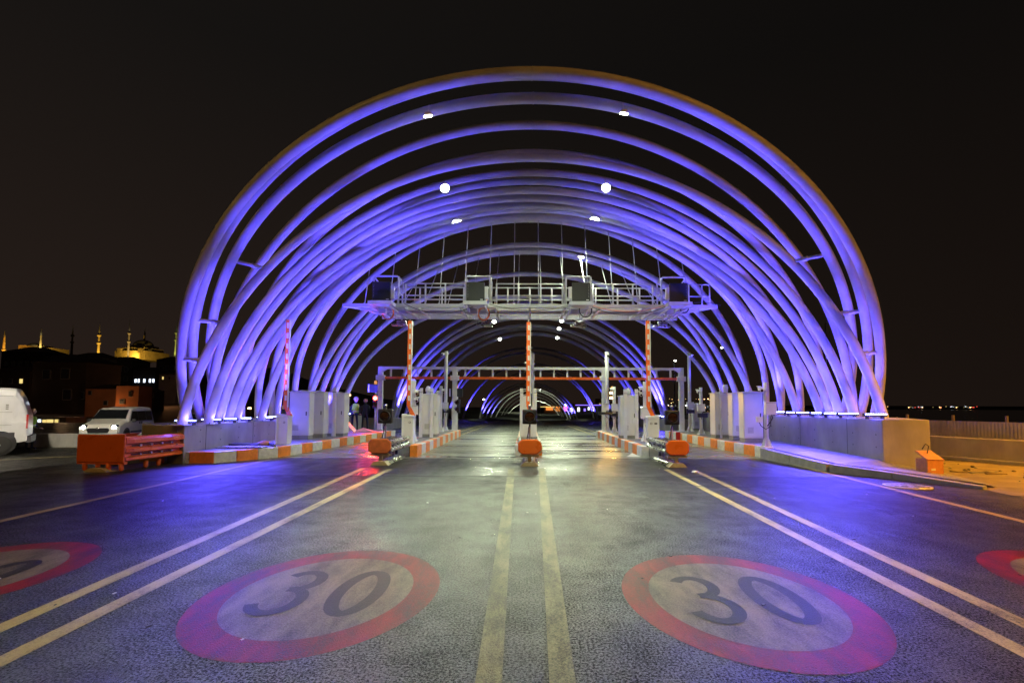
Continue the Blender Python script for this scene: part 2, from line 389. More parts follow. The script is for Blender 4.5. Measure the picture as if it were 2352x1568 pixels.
def roundel(cx, cy, label, bx=0.97, by=1.21):
    t = thing('speed_limit_marking', (cx, cy, 0), label, 'road marking', '30 speed limit roundels painted on the road')
    n = 72
    def ell(k, z): return [(bx * k * math.cos(2 * PI * i / n), by * k * math.sin(2 * PI * i / n), z) for i in range(n)]
    m = MB(); o, i_ = ell(1, 0.0015), ell(0.76, 0.0015)
    m.add(o + i_, [(i, (i + 1) % n, n + (i + 1) % n, n + i) for i in range(n)], 'ring_paint'); m.build('red_ring', t)
    MB().add(ell(0.76, 0.002), [tuple(range(n))], 'disc_paint').build('white_disc', t)
    def ribbon(name, pts, wd, closed=False, z=0.0035):
        pts = [Vector((p[0], p[1], 0)) for p in pts]; k = len(pts); vs = []
        for i, p in enumerate(pts):
            a = pts[(i - 1) % k] if closed or i else p; b = pts[(i + 1) % k] if closed or i < k - 1 else p
            nn = (b - a).normalized().cross(Vector((0, 0, 1)))
            vs += [p - nn * wd / 2, p + nn * wd / 2]
        fs = [(2 * i, 2 * i + 1, (2 * i + 3) % (2 * k), (2 * i + 2) % (2 * k)) for i in range(k if closed else k - 1)]
        MB().add([(v.x, v.y, z) for v in vs], fs, 'digit_paint').build(name, t)
    z = [(0.30 + 0.165 * math.cos(A), 0.47 * math.sin(A)) for A in [2 * PI * i / 40 for i in range(40)]]
    ribbon('zero', z, 0.115, True)
    th = []
    for i in range(15):
        A = R(150 - 235 * i / 14); th.append((-0.30 + 0.155 * math.cos(A), 0.255 + 0.215 * math.sin(A)))
    th2 = []
    for i in range(17):
        A = R(82 - 245 * i / 16); th2.append((-0.30 + 0.175 * math.cos(A), -0.22 + 0.25 * math.sin(A)))
    ribbon('three', th[:-1] + [(-0.33, 0.035)], 0.105); ribbon('three', [(-0.33, 0.035)] + th2, 0.105, z=0.005)
    return t
roundel(-1.735, 4.42, 'red ringed 30 painted on the road left of the centre double line')
roundel(1.80, 4.31, 'red ringed 30 painted on the road right of the centre double line')
roundel(-5.32, 4.72, 'red ringed 30 cut off by the left edge of the picture')
roundel(5.45, 4.55, 'red ringed marking just entering the right edge of the picture')
# manhole
mh = G(2084, 1117); t = thing('manhole_cover', (mh.x, mh.y, 0), 'round metal manhole cover flush in the asphalt before the right pavement', 'manhole cover')
MB().lathe([(0.42, 0.0), (0.42, 0.016), (0.37, 0.018)], (0, 0, 0), 'cream', 32).build('cover', t)
MB().lathe([(0.36, 0.0), (0.36, 0.021), (0.3, 0.022)], (0, 0, 0), 'galvanised', 32).build('lid', t)

# ------------------------------------------------------------------ kerbs, pavements and islands
def kerb(m, pts, h, L=0.68, wd=0.24, mats=('kerb_orange', 'kerb_white'), z0=-0.02, hs=None):
    """blocks laid along a polyline; the blocks sit to the left of the walking direction"""
    P = [Vector((p[0], p[1], 0)) for p in pts]; k = 0
    for i, (a, b) in enumerate(zip(P[:-1], P[1:])):
        d = b - a; n = max(1, round(d.length / L)); u = d.normalized(); nn = Vector((-u.y, u.x, 0)) * wd
        ha = hs[i] if hs else h; hb = hs[i + 1] if hs else h
        for j in range(n):
            p = a + d * (j / n) + u * 0.004; q = a + d * ((j + 1) / n) - u * 0.004
            jit = random.uniform(-0.006, 0.006)
            h1 = ha + (hb - ha) * j / n + jit; h2 = ha + (hb - ha) * (j + 1) / n + jit
            vs = [(p.x, p.y, z0), (q.x, q.y, z0), (q.x + nn.x, q.y + nn.y, z0), (p.x + nn.x, p.y + nn.y, z0),
                  (p.x, p.y, h1), (q.x, q.y, h2), (q.x + nn.x, q.y + nn.y, h2), (p.x + nn.x, p.y + nn.y, h1)]
            m.add(vs, [(0, 3, 2, 1), (4, 5, 6, 7), (0, 1, 5, 4), (1, 2, 6, 5), (2, 3, 7, 6), (3, 0, 4, 7)], mats[k % len(mats)]); k += 1
def island(x0, x1, y0, y1, label):
    t = thing('toll_island', (0, 0, 0), label, 'traffic island', 'raised islands between the toll lanes')
    m = MB(); xm = (x0 + x1) / 2
    kerb(m, [(x1, y0), (x1, y1)], 0.345); kerb(m, [(x0, y1), (x0, y0)], 0.345, mats=('kerb_white', 'kerb_orange'))
    kerb(m, [(x0 + 0.25, y0 - 0.01), (x1 - 0.25, y0 - 0.01)], 0.34, mats=('kerb_grey',)); kerb(m, [(x1 - 0.25, y1), (x0 + 0.25, y1)], 0.34, mats=('kerb_white',))
    m.build('kerb', t, bevel=0.02)
    MB().box((xm, (y0 + y1) / 2, 0.17), (x1 - x0 - 0.46, y1 - y0 - 0.44, 0.345), 'pavement').build('paving', t)
island(-4.45, -3.45, 15.9, 26.3, 'long kerbed island with orange and white blocks left of the centre lanes')
island(3.62, 4.62, 15.9, 26.3, 'long kerbed island with orange and white blocks right of the centre lanes')
island(-0.38, 0.50, 16.3, 26.3, 'narrow kerbed island in the middle behind the orange crash plate')

# outer pavements
lk = [(-6.86, 26.3), (-7.26, 19.6), (-7.58, 15.4), (-8.53, 13.76), (-10.6, 13.8)]
m = MB(); kerb(m, lk[::-1], 0.31, wd=0.26)
lp = m.build('pavement_left', bevel=0.02); tag(lp, kind='structure')
m = MB(); m.add([(x - 0.2, y + 0.15, z) for z in (-0.05, 0.305) for x, y in lk] + [(-12, 14.2, -0.05), (-12, 26.3, -0.05), (-12, 14.2, 0.305), (-12, 26.3, 0.305)],
      [(5, 6, 7, 8, 9, 12, 13), (3, 8, 9, 4), (2, 7, 8, 3), (1, 6, 7, 2), (0, 5, 6, 1), (10, 4, 9, 12), (0, 11, 13, 5)], 'pavement')
m.build('paving', lp)
rk = [(7.22, 26.3), (7.3, 18.6), (7.46, 15.7)]
m = MB(); kerb(m, rk[::-1], 0.345, wd=-0.26, mats=('kerb_white', 'kerb_orange'))
rp_ = tag(m.build('pavement_right', bevel=0.02), kind='structure')
e0 = [Vector((7.46, 15.7, 0)), G(1915, 1083), G(2059, 1099), G(2268, 1122)]
m = MB(); kerb(m, [(p.x, p.y) for p in e0], 0.3, wd=-0.2, L=1.4, mats=('kerb_grey',), hs=[0.33, 0.20, 0.15, 0.06]); m.build('plain_kerb', rp_, bevel=0.015)
inn = [(p.x + 0.12, p.y + 0.08) for p in e0]; zz = [0.33, 0.20, 0.15, 0.065]
out = [(9.6, 19), (9.6, 13.4), (10.35, 12.9), (G(2268, 1122).x + 0.3, G(2268, 1122).y + 0.1)]; zo = [0.36, 0.23, 0.03, 0.03]
vs = [(*p, z) for p, z in zip(inn, zz)] + [(*p, z) for p, z in zip(out, zo)] + [(7.45, 26.3, 0.35), (9.6, 26.3, 0.36)]
m = MB(); m.add(vs, [(0, 1, 5, 4), (1, 2, 6, 5), (2, 3, 7, 6), (0, 4, 9, 8)], 'pavement'); m.build('paving', rp_)

# ------------------------------------------------------------------ plinths
def plinth(name, poly, z0, z1, label, z1far=None):
    t = thing(name, (0, 0, 0), label, 'concrete plinth', 'low concrete walls carrying the hoops')
    m = MB(); n = len(poly); vs = [(x, y, z0) for x, y in poly]
    ymin = min(p[1] for p in poly); ymax = max(p[1] for p in poly)
    vs += [(x, y, z1 if z1far is None else z1 + (z1far - z1) * (y - ymin) / (ymax - ymin)) for x, y in poly]
    m.add(vs, [tuple(reversed(range(n))), tuple(range(n, 2 * n))] + [(i, (i + 1) % n, n + (i + 1) % n, n + i) for i in range(n)], 'concrete')
    m.build('wall', t, bevel=0.02); return t
PL = plinth('concrete_plinth', [(-9.3, 13.66), (-9.3, 28.5), (-11.4, 28.5), (-11.4, 14.9), (-10.7, 14.0)], -0.3, 1.03, 'grey concrete plinth on the left carrying the near feet of the hoops')
PR = plinth('concrete_plinth', [(9.3, 13.15), (10.3, 12.85), (11.4, 15.2), (11.4, 28.5), (9.3, 28.5)], -0.1, 1.29, 'stained concrete plinth on the right, its near end lit orange')
for P_, x in ((PL, -9.3), (PR, 9.3)):
    s_ = 1 if x < 0 else -1; zt_ = 1.02 if x < 0 else 1.28
    for y in (14.6, 17.1, 19.6, 22.1, 24.6): MB().box((x + s_ * 0.001, y, zt_ / 2), (0.006, 0.018, zt_), 'stain').build('joint', P_)
    for k in range(14):
        y = 13.4 + k * 0.95
        for z in (0.55, 0.88): MB().lathe([(0.02, -0.003), (0.02, 0.003)], (x + s_ * 0.001, y, z), 'stain', 8, 'x').build('tie_hole', P_)
plinth('concrete_plinth', [(-9.1, 32.6), (-9.1, 60), (-10.6, 60), (-10.6, 32.6)], -0.6, 0.80, 'far concrete plinth on the left beyond the toll gantry', 0.1)
plinth('concrete_plinth', [(9.2, 32.2), (10.9, 32.2), (10.9, 60), (9.2, 60)], -0.6, 0.80, 'far concrete plinth on the right beyond the toll gantry', 0.1)
for s_, nm in ((-1, 'left'), (1, 'right')):
    m = MB()
    xa = [(s_ * 9.0 + (0 if s_ < 0 else 0.1), 60), (s_ * 8.6 + 0.6, 110), (s_ * 8.2 + 1.8, 165)]
    for (x, y), (x2, y2) in zip(xa[:-1], xa[1:]):
        za, zb = 1.6 - 0.0252 * y - 0.03, 1.6 - 0.0252 * y2 - 0.03
        vs = [(x, y, za - 3), (x2, y2, zb - 5), (x2 + s_ * 0.6, y2, zb - 5), (x + s_ * 0.6, y, za - 3), (x, y, za), (x2, y2, zb), (x2 + s_ * 0.6, y2, zb), (x + s_ * 0.6, y, za)]
        m.add(vs, [(0, 3, 2, 1), (4, 5, 6, 7), (0, 1, 5, 4), (1, 2, 6, 5), (2, 3, 7, 6), (3, 0, 4, 7)], 'concrete')
    tag(m.build('retaining_wall'), 'low concrete wall lining the sunken road on the %s' % nm, 'wall', 'walls lining the sunken road')

# ------------------------------------------------------------------ hoops
NEAR = {
'1a': (15.10, -0.432, 10.31, 9.32, -0.25, 0.11), '1b': (15.90, -0.478, 10.40, 9.55, -0.12, 0.10), '2': (17.01, -0.567, 10.50, 9.61, -0.12, 0.14),
'3': (15.74, -0.069, 10.10, 9.46, -0.27, 0.15), '4': (17.92, -0.235, 10.41, 9.30, -0.41, 0.21), 'D': (13.82, 0.215, 9.67, 9.08, -0.48, 0.19),
'6': (14.88, 0.265, 9.60, 9.38, -0.41, 0.17), '7': (15.54, 0.253, 9.63, 9.28, -0.41, 0.11), '8': (20.11, -0.368, 10.92, 9.49, -0.98, 0.10),
'9': (21.32, -0.436, 10.82, 9.44, -0.72, -0.01), '9r': (20.85, -0.046, 10.51, 9.45, -0.53, 0.11), '10a': (16.11, 0.347, 9.70, 8.97, -0.21, 0.13),
'10b': (16.44, 0.348, 9.62, 9.28, -0.55, 0.10), '11': (17.92, 0.275, 9.61, 9.36, -0.59, 0.13), '13': (22.68, -0.485, 10.62, 9.26, -0.64, 0.16),
'12': (23.53, -0.183, 10.31, 9.21, -0.32, 0.11), 'S1': (21.32, 0.301, 9.63, 9.26, -0.63, 0.17), 'S2': (22.59, 0.278, 9.63, 9.25, -0.60, 0.09),
'r4': (24.52, 0.176, 9.74, 8.79, -0.10, 0.04), 'S3': (24.14, 0.453, 9.71, 8.92, -0.13, 0.16), 'S4': (25.68, 0.696, 9.77, 8.54, 1.20, 0.24)}
FAR = {
'g1': (35.5, 8.43, 0.54, 0.22), 'g2': (35.0, 9.17, -0.88, 0.26), 'g3': (35.6, 9.21, -1.24, 0.24), 'g4': (38.2, 8.85, -1.08, 0.24),
'g5': (43.0, 9.65, -1.36, 0.33), 'g6': (42.2, 10.54, -2.84, 0.35), 'g7': (61.9, 7.76, 1.04, 0.44), 'g8': (57.5, 9.41, -1.67, 0.38),
'g9': (70.5, 10.21, -2.65, 0.47), 'g10': (84.5, 9.35, -1.73, 1.70), 'h1': (97.0, 9.57, -3.58, 0.47), 'h2': (105.3, 9.91, -3.98, 0.64),
'h3': (116.7, 9.51, -3.89, 0.89), 'h4': (122.8, 11.54, -6.13, 1.19), 'h5': (145.6, 10.33, -5.21, 1.58), 'h6': (148.2, 10.75, -6.46, 1.76),
'h7': (164.7, 9.24, -5.94, 2.20)}
Z0 = 1.163
def hoop_pt(k, ph):
    Yb, th, a, b, c, x0 = NEAR[k]
    s_ = c + b * math.sin(ph)
    return Vector((x0 + a * math.cos(ph), Yb + s_ * math.sin(th), Z0 + s_ * math.cos(th)))
def hoop_at_x(k, x):       # point of a near hoop at lateral position x (upper half)
    Yb, th, a, b, c, x0 = NEAR[k]
    return hoop_pt(k, math.acos(max(-1, min(1, (x - x0) / a))))
TUBE = 0.131
near_keys = list(NEAR)
HLAB = {'1a': 'outermost white tube hoop, its upper edge lit brownish orange', '1b': 'white tube hoop tucked just inside the outermost one',
 '2': 'wide white hoop carrying the two topmost floodlights', 'D': 'white hoop whose feet cross diagonally in front of the outer hoops'}
for i, k in enumerate(near_keys):
    Yb, th, a, b, c, x0 = NEAR[k]
    ph0 = math.asin(max(-1, min(1, (-0.16 - c) / b)))
    pts = [hoop_pt(k, ph0 + (PI - 2 * ph0) * j / 120) for j in range(121)]
    t = thing('arch_hoop', (x0, Yb, Z0), HLAB.get(k, '%s white tube hoop of the near run, counted inward from the outermost at the crown' % ORD[i]),
              'arch', 'white tube hoops over the toll gate, near run')
    o = Vector((x0, Yb, Z0))
    MB().tube([p - o for p in pts], TUBE, 'white_steel', 20).build('tube', t)
    for j in (34, 60, 86):
        p, q = pts[j] - o, pts[j + 1] - o; u = (q - p).normalized()
        MB().tube([p, p + u * 0.03], TUBE + 0.006, 'white_steel', 20).build('weld_collar', t)
    for p in (pts[0], pts[-1]):
        zt = (1.03 if p.x < 0 else 1.29)
        bx = MB(); bx.box((p.x - o.x, p.y - o.y, zt - o.z + 0.012), (0.44, 0.44, 0.03), 'white_steel')
        for dx in (-0.18, 0.18):
            for dy in (-0.18, 0.18): bx.lathe([(0.018, 0), (0.018, 0.03)], (p.x - o.x + dx, p.y - o.y + dy, zt - o.z + 0.02), 'galvanised', 6)
        bx.build('base_plate', t)
for i, (k, (Y, b, zc, x0)) in enumerate(FAR.items()):
    zb = EYE - (28.5 if Y < 60 else 28) * Y / F
    ph0 = math.asin(max(-0.95, min(0.6, (zb - 0.1 - zc) / b)))
    t = thing('arch_hoop', (x0, Y, zb), '%s white tube hoop of the far run beyond the toll gantry, counted from the nearest' % ORD[i], 'arch', 'white tube hoops over the road beyond, far run')
    n = 72
    pts = [Vector((9.7 * math.cos(A), 0, zc - zb + b * math.sin(A))) for A in [ph0 + (PI - 2 * ph0) * j / n for j in range(n + 1)]]
    MB().tube(pts, 0.14, 'white_steel', 12).build('tube', t)
# short struts tying the outer hoops together
for (a, b, k1, k2) in (((545, 606), (608, 611), '2', 'D'), ((457, 737), (512, 737), '1b', 'D'), ((427, 826), (462, 826), '1a', 'D'),
                       ((1887, 588), (1821, 596), '2', 'D'), ((1968, 715), (1925, 717), '1b', 'D'), ((2010, 810), (1976, 811), '1a', 'D')):
    def near_pt(px, py, k):
        best = None
        for j in range(400):
            ph = -0.1 + (PI + 0.2) * j / 399; p = hoop_pt(k, ph); d = p - Vector((0, 0, EYE)); f_ = d.dot(FW)
            X = PPX + F * d.dot(RT) / f_; Yp = PPY - F * d.dot(UP) / f_; e_ = (X - px) ** 2 + (Yp - py) ** 2
            if best is None or e_ < best[0]: best = (e_, p)
        return best[1]
    p, q = near_pt(*a, k1), near_pt(*b, k2); mid = (p + q) / 2
    side = 'left' if mid.x < 0 else 'right'; lv = 'highest' if mid.z > 5.2 else ('middle' if mid.z > 3.5 else 'lowest')
    t = thing('hoop_strut', mid, '%s of the three short white struts between the outer hoops on the %s' % (lv, side), 'strut', 'short struts tying the outer hoops')
    MB().tube([p - mid, q - mid], 0.055, 'white_steel', 12).build('bar', t)
    u = (q - p).normalized(); MB().tube([u * 0.05, u * 0.22], 0.075, 'white_steel', 12).build('coupler', t)

# ------------------------------------------------------------------ blue floodlight bars and their light
BLUE = (0.085, 0.062, 1.0)
def make_bar(loc, ln, label, side):
    t = thing('led_bar', loc, label, 'floodlight', 'blue LED bars at the feet of the hoops', rz=0)
    MB().box((0, 0, 0.11), (ln, 0.10, 0.085), 'black').build('housing', t, bevel=0.008)
    m = MB(); m.box((0, -0.052, 0.128), (ln * 0.94, 0.006, 0.032), 'led_blue')
    for j in range(9): m.box((-ln * 0.42 + j * ln * 0.105, -0.057, 0.128), (0.03, 0.005, 0.02), 'led_dots')
    m.build('led_strip', t)
    for x in (-ln * 0.33, ln * 0.33): MB().box((x, 0.0, 0.035), (0.03, 0.12, 0.075), 'trim').build('bracket', t)
    if side:
        q0 = Vector(loc) + Vector((-side * 0.16, -0.16, 0.20)); point('blue_spill', q0, 24, BLUE, 0.12)
        spot('blue_road_wash', q0, q0 + Vector((-side * 3.0, -2.6, -1.1)), 330, BLUE, 120, 0.8, 0.12)
    return t
barL = [437, 495, 531, 565, 616, 645, 742, 797]; barR = [2002, 1940, 1906, 1876, 1842, 1818, 1785]
for i, px in enumerate(barL):
    p = D(px, 969, 9.36 * F / (1210 - px)); make_bar((-9.42, p.y, 1.03), 0.62, 'blue LED bar on the left plinth, %s from its near end' % ORD[i], -1)
for i, px in enumerate(barR):
    p = D(px, 953, 9.36 * F / (px - 1210)); make_bar((9.42, p.y, 1.29), 0.62, 'blue LED bar on the right plinth, %s from its near end' % ORD[i], 1)
for i, (px, lb) in enumerate(((908, 'blue LED bar at the near end of the far left plinth'), (1511, 'inner of two blue LED bars at the near end of the far right plinth'), (1527, 'outer of two blue LED bars at the near end of the far right plinth'))):
    s_ = -1 if px < 1210 else 1; Y = 9.5 * F / abs(px - 1210)
    make_bar((s_ * 9.5, Y, 0.80), 0.62, lb, s_)
BW = 5.8
for i, k in enumerate(near_keys):
    Yb, th, a, b, c, x0 = NEAR[k]
    for s_ in (-1, 1):
        bk = 2.3 if k in ('1a', '1b', '2', '3') else (1.0 if NEAR[k][1] > 0.1 else 1.75)
        foot = hoop_pt(k, math.asin(-c / b) if s_ > 0 else PI - math.asin(-c / b))
        zt = 1.29 if s_ > 0 else 1.06
        loc = Vector((foot.x - s_ * 0.62, foot.y - 0.45, zt + 0.16))
        lowT = hoop_pt(k, 0.42 if s_ > 0 else PI - 0.42); midT = hoop_pt(k, 0.80 if s_ > 0 else PI - 0.80); hiT = hoop_pt(k, 1.2 if s_ > 0 else PI - 1.2)
        spot('blue_wash', loc, Vector((foot.x, foot.y, zt + 0.9)), 5 * BW, BLUE, 110)
        spot('blue_low_beam', loc, lowT, 100 * BW * min(bk, 1.6), BLUE, 60)
        spot('blue_beam', loc, midT, 270 * BW * bk, BLUE, 34)
        spot('blue_beam_high', loc, hiT, 330 * BW * bk, BLUE, 24)
for i, (k, (Y, b, zc, x0)) in enumerate(FAR.items()):
    zb = EYE - 28 * Y / F
    for s_ in (-1, 1):
        loc = Vector((x0 + s_ * 8.9, Y - 0.8, zb + 0.15))
        spot('blue_beam_far', loc, (x0 + s_ * 8.6, Y, zb + 4.5), (380 if Y < 60 else 900) * BW, BLUE, 60)

# ------------------------------------------------------------------ white floodlights under the hoops
WHITE = (0.88, 1.0, 0.66)
def flood(px, py, Y, label, W, aim, size=0.34, bright='lamp_white', ang=120, dp=0.8):
    p = D(px, py, Y); t = thing('floodlight', p, label, 'floodlight', 'white floodlights under the hoops')
    dv = Vector(aim) - p; q = dv.to_track_quat('-Z', 'Y').to_matrix()
    m = MB(); m.lathe([(size * 0.30, 0.10), (size * 0.52, 0.06), (size * 0.55, 0.015)], (0, 0, 0), 'white_paint', 18); m.v = [tuple(q @ Vector(v)) for v in m.v]; m.build('housing', t)
    m = MB(); m.lathe([(size * 0.46, 0.012), (size * 0.46, -0.004), (size * 0.2, -0.012)], (0, 0, 0), bright, 20); m.v = [tuple(q @ Vector(v)) for v in m.v]; m.build('lens', t)
    MB().tube([(0, 0.03, 0.08), (0, 0.12, 0.34)], 0.02, 'white_paint').build('bracket', t)
    if W: spot('white_flood', p + dv.normalized() * 0.06, aim, W * 3.5, WHITE, ang, 0.9, 0.15)
A2Y = 11.4
flood(983, 268, A2Y, 'topmost left floodlight with its lens edge-on, under the second wide hoop', 380, (-1.2, 15.0, 0), 0.2, ang=120)
flood(1433, 262, A2Y, 'topmost right floodlight under the second wide hoop', 380, (1.2, 15.0, 0), 0.2, ang=120)
flood(1022, 433, 15.6, 'brightest floodlight on the left, second pair from the top', 1500, (0.0, 8.5, 0), 0.27, ang=58)
flood(1392, 432, 15.6, 'brightest floodlight on the right, second pair from the top', 1500, (0.2, 8.5, 0), 0.27, ang=58)
flood(1051, 514, 18.9, 'left floodlight of the third pair, just above the sign walkway', 900, (-1.7, 15.5, 0), 0.40, ang=150)
flood(1365, 508, 18.9, 'right floodlight of the third pair, just above the sign walkway', 900, (1.7, 15.5, 0), 0.40, ang=150)
flood(1335, 591, 24.5, 'small floodlight seen between the hanger rods right of centre', 750, (1.0, 24, 0), 0.28, ang=140)
for i, (px, py, Y) in enumerate(((1135, 739, 35), (1290, 737, 35), (1284, 755, 38), (1280, 776, 42), (1148, 779, 42))):
    flood(px, py, Y, ['small lit lamp under the walkway, left of the middle boom', 'upper small lamp right of the middle boom under the walkway', 'middle small lamp of three right of the middle boom',
          'lower small lamp of three right of the middle boom', 'small edge-on lamp under the far hoops left of the middle boom'][i], 330, ((-1.9 if px < 1210 else 1.9), Y - 6, 0), 0.3, 'lamp_far')
spot('white_flood_far', (0.5, 75, 5.0), (0.5, 78, -2), 1600, WHITE, 130, 0.6, 0.3)
spot('white_flood_far', (1.0, 110, 3.5), (1.0, 120, -6), 3000, WHITE, 140, 0.6, 0.3)
spot('white_flood_far', (1.5, 160, 3.0), (1.5, 178, -4), 5000, WHITE, 140, 0.6, 0.3)

# street lamps that light the edges warm; their heads stand outside the picture
def street_lamp(x, y, h, ax, col, W, label, ang=140, hd='lamp_warm'):
    t = thing('street_lamp', (x, y, 0), label, 'street lamp', 'tall street lamps beside the plaza')
    MB().tube([(0, 0, 0), (0, 0, h * 0.8), (0, 0, h)], 0.08, 'galvanised', 10, rs=[0.11, 0.08, 0.06]).build('pole', t)
    MB().tube([(0, 0, h - 0.1), (ax * 0.5, 0, h + 0.15), (ax, 0, h + 0.2)], 0.04, 'galvanised').build('arm', t)
    MB().box((ax, 0, h + 0.17), (0.7, 0.28, 0.14), 'trim').build('lamp_head', t)
    MB().box((ax, 0, h + 0.09), (0.5, 0.2, 0.03), hd).build('lens', t)
    spot('street_light', (x + ax, y, h), (x + ax, y, 0), W, col, ang, 0.5, 0.25)
SOD = (1.0, 0.40, 0.03)
street_lamp(16.5, 5.5, 9.5, -1.5, SOD, 11000, 'tall street lamp beside the verge on the right', 125)
street_lamp(-14.5, -2.5, 17.0, 1.5, (1.0, 0.58, 0.14), 2100, 'tall lamp mast behind the left lanes', 150)
street_lamp(21.0, 17.0, 9.5, -1.2, SOD, 9000, 'tall street lamp beyond the wall on the right', 125)
t = thing('street_lamp', (-13.2, 7.5, 0), 'tall lamp mast on the left lighting the parked vans', 'street lamp', 'tall street lamps beside the plaza')
MB().tube([(0, 0, 0), (0, 0, 11)], 0.08, 'galvanised', 10, rs=[0.12, 0.07]).build('pole', t); MB().box((-0.4, 0.3, 11.05), (0.6, 0.5, 0.16), 'trim').build('lamp_head', t)
MB().box((-0.4, 0.3, 10.96), (0.4, 0.3, 0.03), 'lamp_warm').build('lens', t)
spot('street_light', (-13.6, 7.8, 10.9), (-18.0, 20.0, 0.5), 17000, (1.0, 0.9, 0.7), 58, 0.7, 0.25)
street_lamp(13.5, -3.5, 18.0, -1.5, (1.0, 0.42, 0.05), 5600, 'tall lamp mast behind the right lanes', 150)

# ------------------------------------------------------------------ toll equipment
IZ = 0.345            # island top
def signal_lamp(t, x, y, z, sz=0.40, tilt=0.0):
    h = MB(); h.box((x, y, z), (sz, 0.14, sz), 'black'); lamp = h.build('signal_housing', t, bevel=0.03)
    MB().lathe([(sz * 0.40, 0.0), (sz * 0.40, -0.05), (sz * 0.36, -0.05), (sz * 0.36, -0.02)], (x, y - 0.07, z), 'trim', 28, 'y').build('visor', lamp)
    MB().lathe([(sz * 0.355, 0.0), (sz * 0.33, -0.03), (sz * 0.22, -0.055), (sz * 0.08, -0.066)], (x, y - 0.065, z), 'lens', 28, 'y').build('lens', lamp)
    m = MB(); m.lathe([(0.035, 0), (0.035, 0.07), (0.05, 0.075), (0.05, 0.11), (0.02, 0.14)], (x, y, z + sz / 2), 'galvanised', 12)
    m.build('top_fitting', lamp)
def crash_barrier(loc, label, side, plate='orange', rails=(-1, 1), base='cream'):
    """orange end plate on a short guard rail frame, lying towards +y"""
    t = thing('crash_barrier', loc, label, 'crash barrier', 'orange nosed crash barriers before the islands')
    w_, h_ = 0.62, 0.40; c = 0.10; zc = 0.51
    oct_ = [(-w_/2 + c, -h_/2), (w_/2 - c, -h_/2), (w_/2, -h_/2 + c), (w_/2, h_/2 - c), (w_/2 - c, h_/2), (-w_/2 + c, h_/2), (-w_/2, h_/2 - c), (-w_/2, -h_/2 + c)]
    MB().prism([(x, z + zc) for x, z in oct_], -0.07, 0.0, plate, 'xz').build('nose_plate', t, bevel=0.03)
    m = MB(); m.box((0, 0.06, zc - h_/2 - 0.035), (0.5, 0.16, 0.06), base); m.build('support_beam', t, bevel=0.005)
    m = MB(); m.box((0, 0.08, 0.2), (0.09, 0.08, 0.2), base); m.prism([(-0.25, 0), (0.25, 0), (0.14, 0.11), (-0.14, 0.11)], -0.08, 0.22, base, 'xz')
    m.build('front_foot', t)
    m = MB(); m.prism([(-0.22, 0.01), (0.22, 0.01), (0.13, 0.09), (-0.13, 0.09)], 0.24, 2.0, 'galvanised', 'xz')
    for k in range(9):
        for s_ in (-1, 1): m.lathe([(0.02, 0), (0.02, 0.03)], (s_ * 0.2, 0.3 + k * 0.2, 0.03), 'galvanised', 6)
    m.build('ground_track', t)
    for k in range(5):
        y = 0.32 + k * 0.34
        MB().box((0, y, 0.28), (0.1, 0.09, 0.3), base if k < 4 else 'trim').build('post', t, bevel=0.006)
    for s_ in rails:
        prof = [(0.0, 0.335), (0.055, 0.355), (0.075, 0.40), (0.055, 0.44), (0.005, 0.475), (0.005, 0.525), (0.055, 0.56), (0.075, 0.60), (0.055, 0.645), (0.0, 0.665)]
        vs = []; X = 0.25
        for y in (0.0, 2.15):
            for x, z in prof: vs.append((s_ * (X + x), y, z))
            for x, z in reversed(prof): vs.append((s_ * (X + x - 0.012), y, z))
        n = 20; m = MB(); m.add(vs, [tuple(range(n)), tuple(range(n, 2 * n))] + [(i, (i + 1) % n, n + (i + 1) % n, n + i) for i in range(n)], 'galvanised', False)
        m.build('guard_rail', t)
        m = MB()
        for k in range(4): m.box((s_ * (X + 0.015), 0.35 + k * 0.5, 0.5), (0.03, 0.16, 0.035), 'trim')
        m.build('bolt_slot', t)
    for k in range(4): MB().box((0, 0.35 + k * 0.5, 0.645), (0.5, 0.05, 0.04), 'galvanised').build('cross_brace', t)
    MB().box((0, 1.1, 0.60), (0.46, 1.9, 0.012), 'trim').build('inner_sheet', t)
    m = MB(); m.tube([(0, 0.5, 0.5), (0, 0.5, 1.1)], 0.028, 'cream', 10); m.build('lamp_post', t)
    MB().tube([(0.02, 0.44, 1.12), (-0.03, 0.42, 1.0), (-0.04, 0.43, 0.85), (-0.07, 0.42, 0.7)], 0.012, 'cable_black', 6).build('cable', t)
    signal_lamp(t, 0, 0.45, 1.30)
    return t
p = G(881, 1066); crash_barrier((-3.94, 13.55, 0), 'crash barrier with a shiny reflective orange nose plate before the left island', -1, 'orange_clear')
crash_barrier((0.08, 13.5, 0), 'crash barrier with a dull orange nose plate in the middle between the double lines', 0)
crash_barrier((4.0, 13.4, 0), 'crash barrier with a flat red-orange nose plate before the right island', 1)

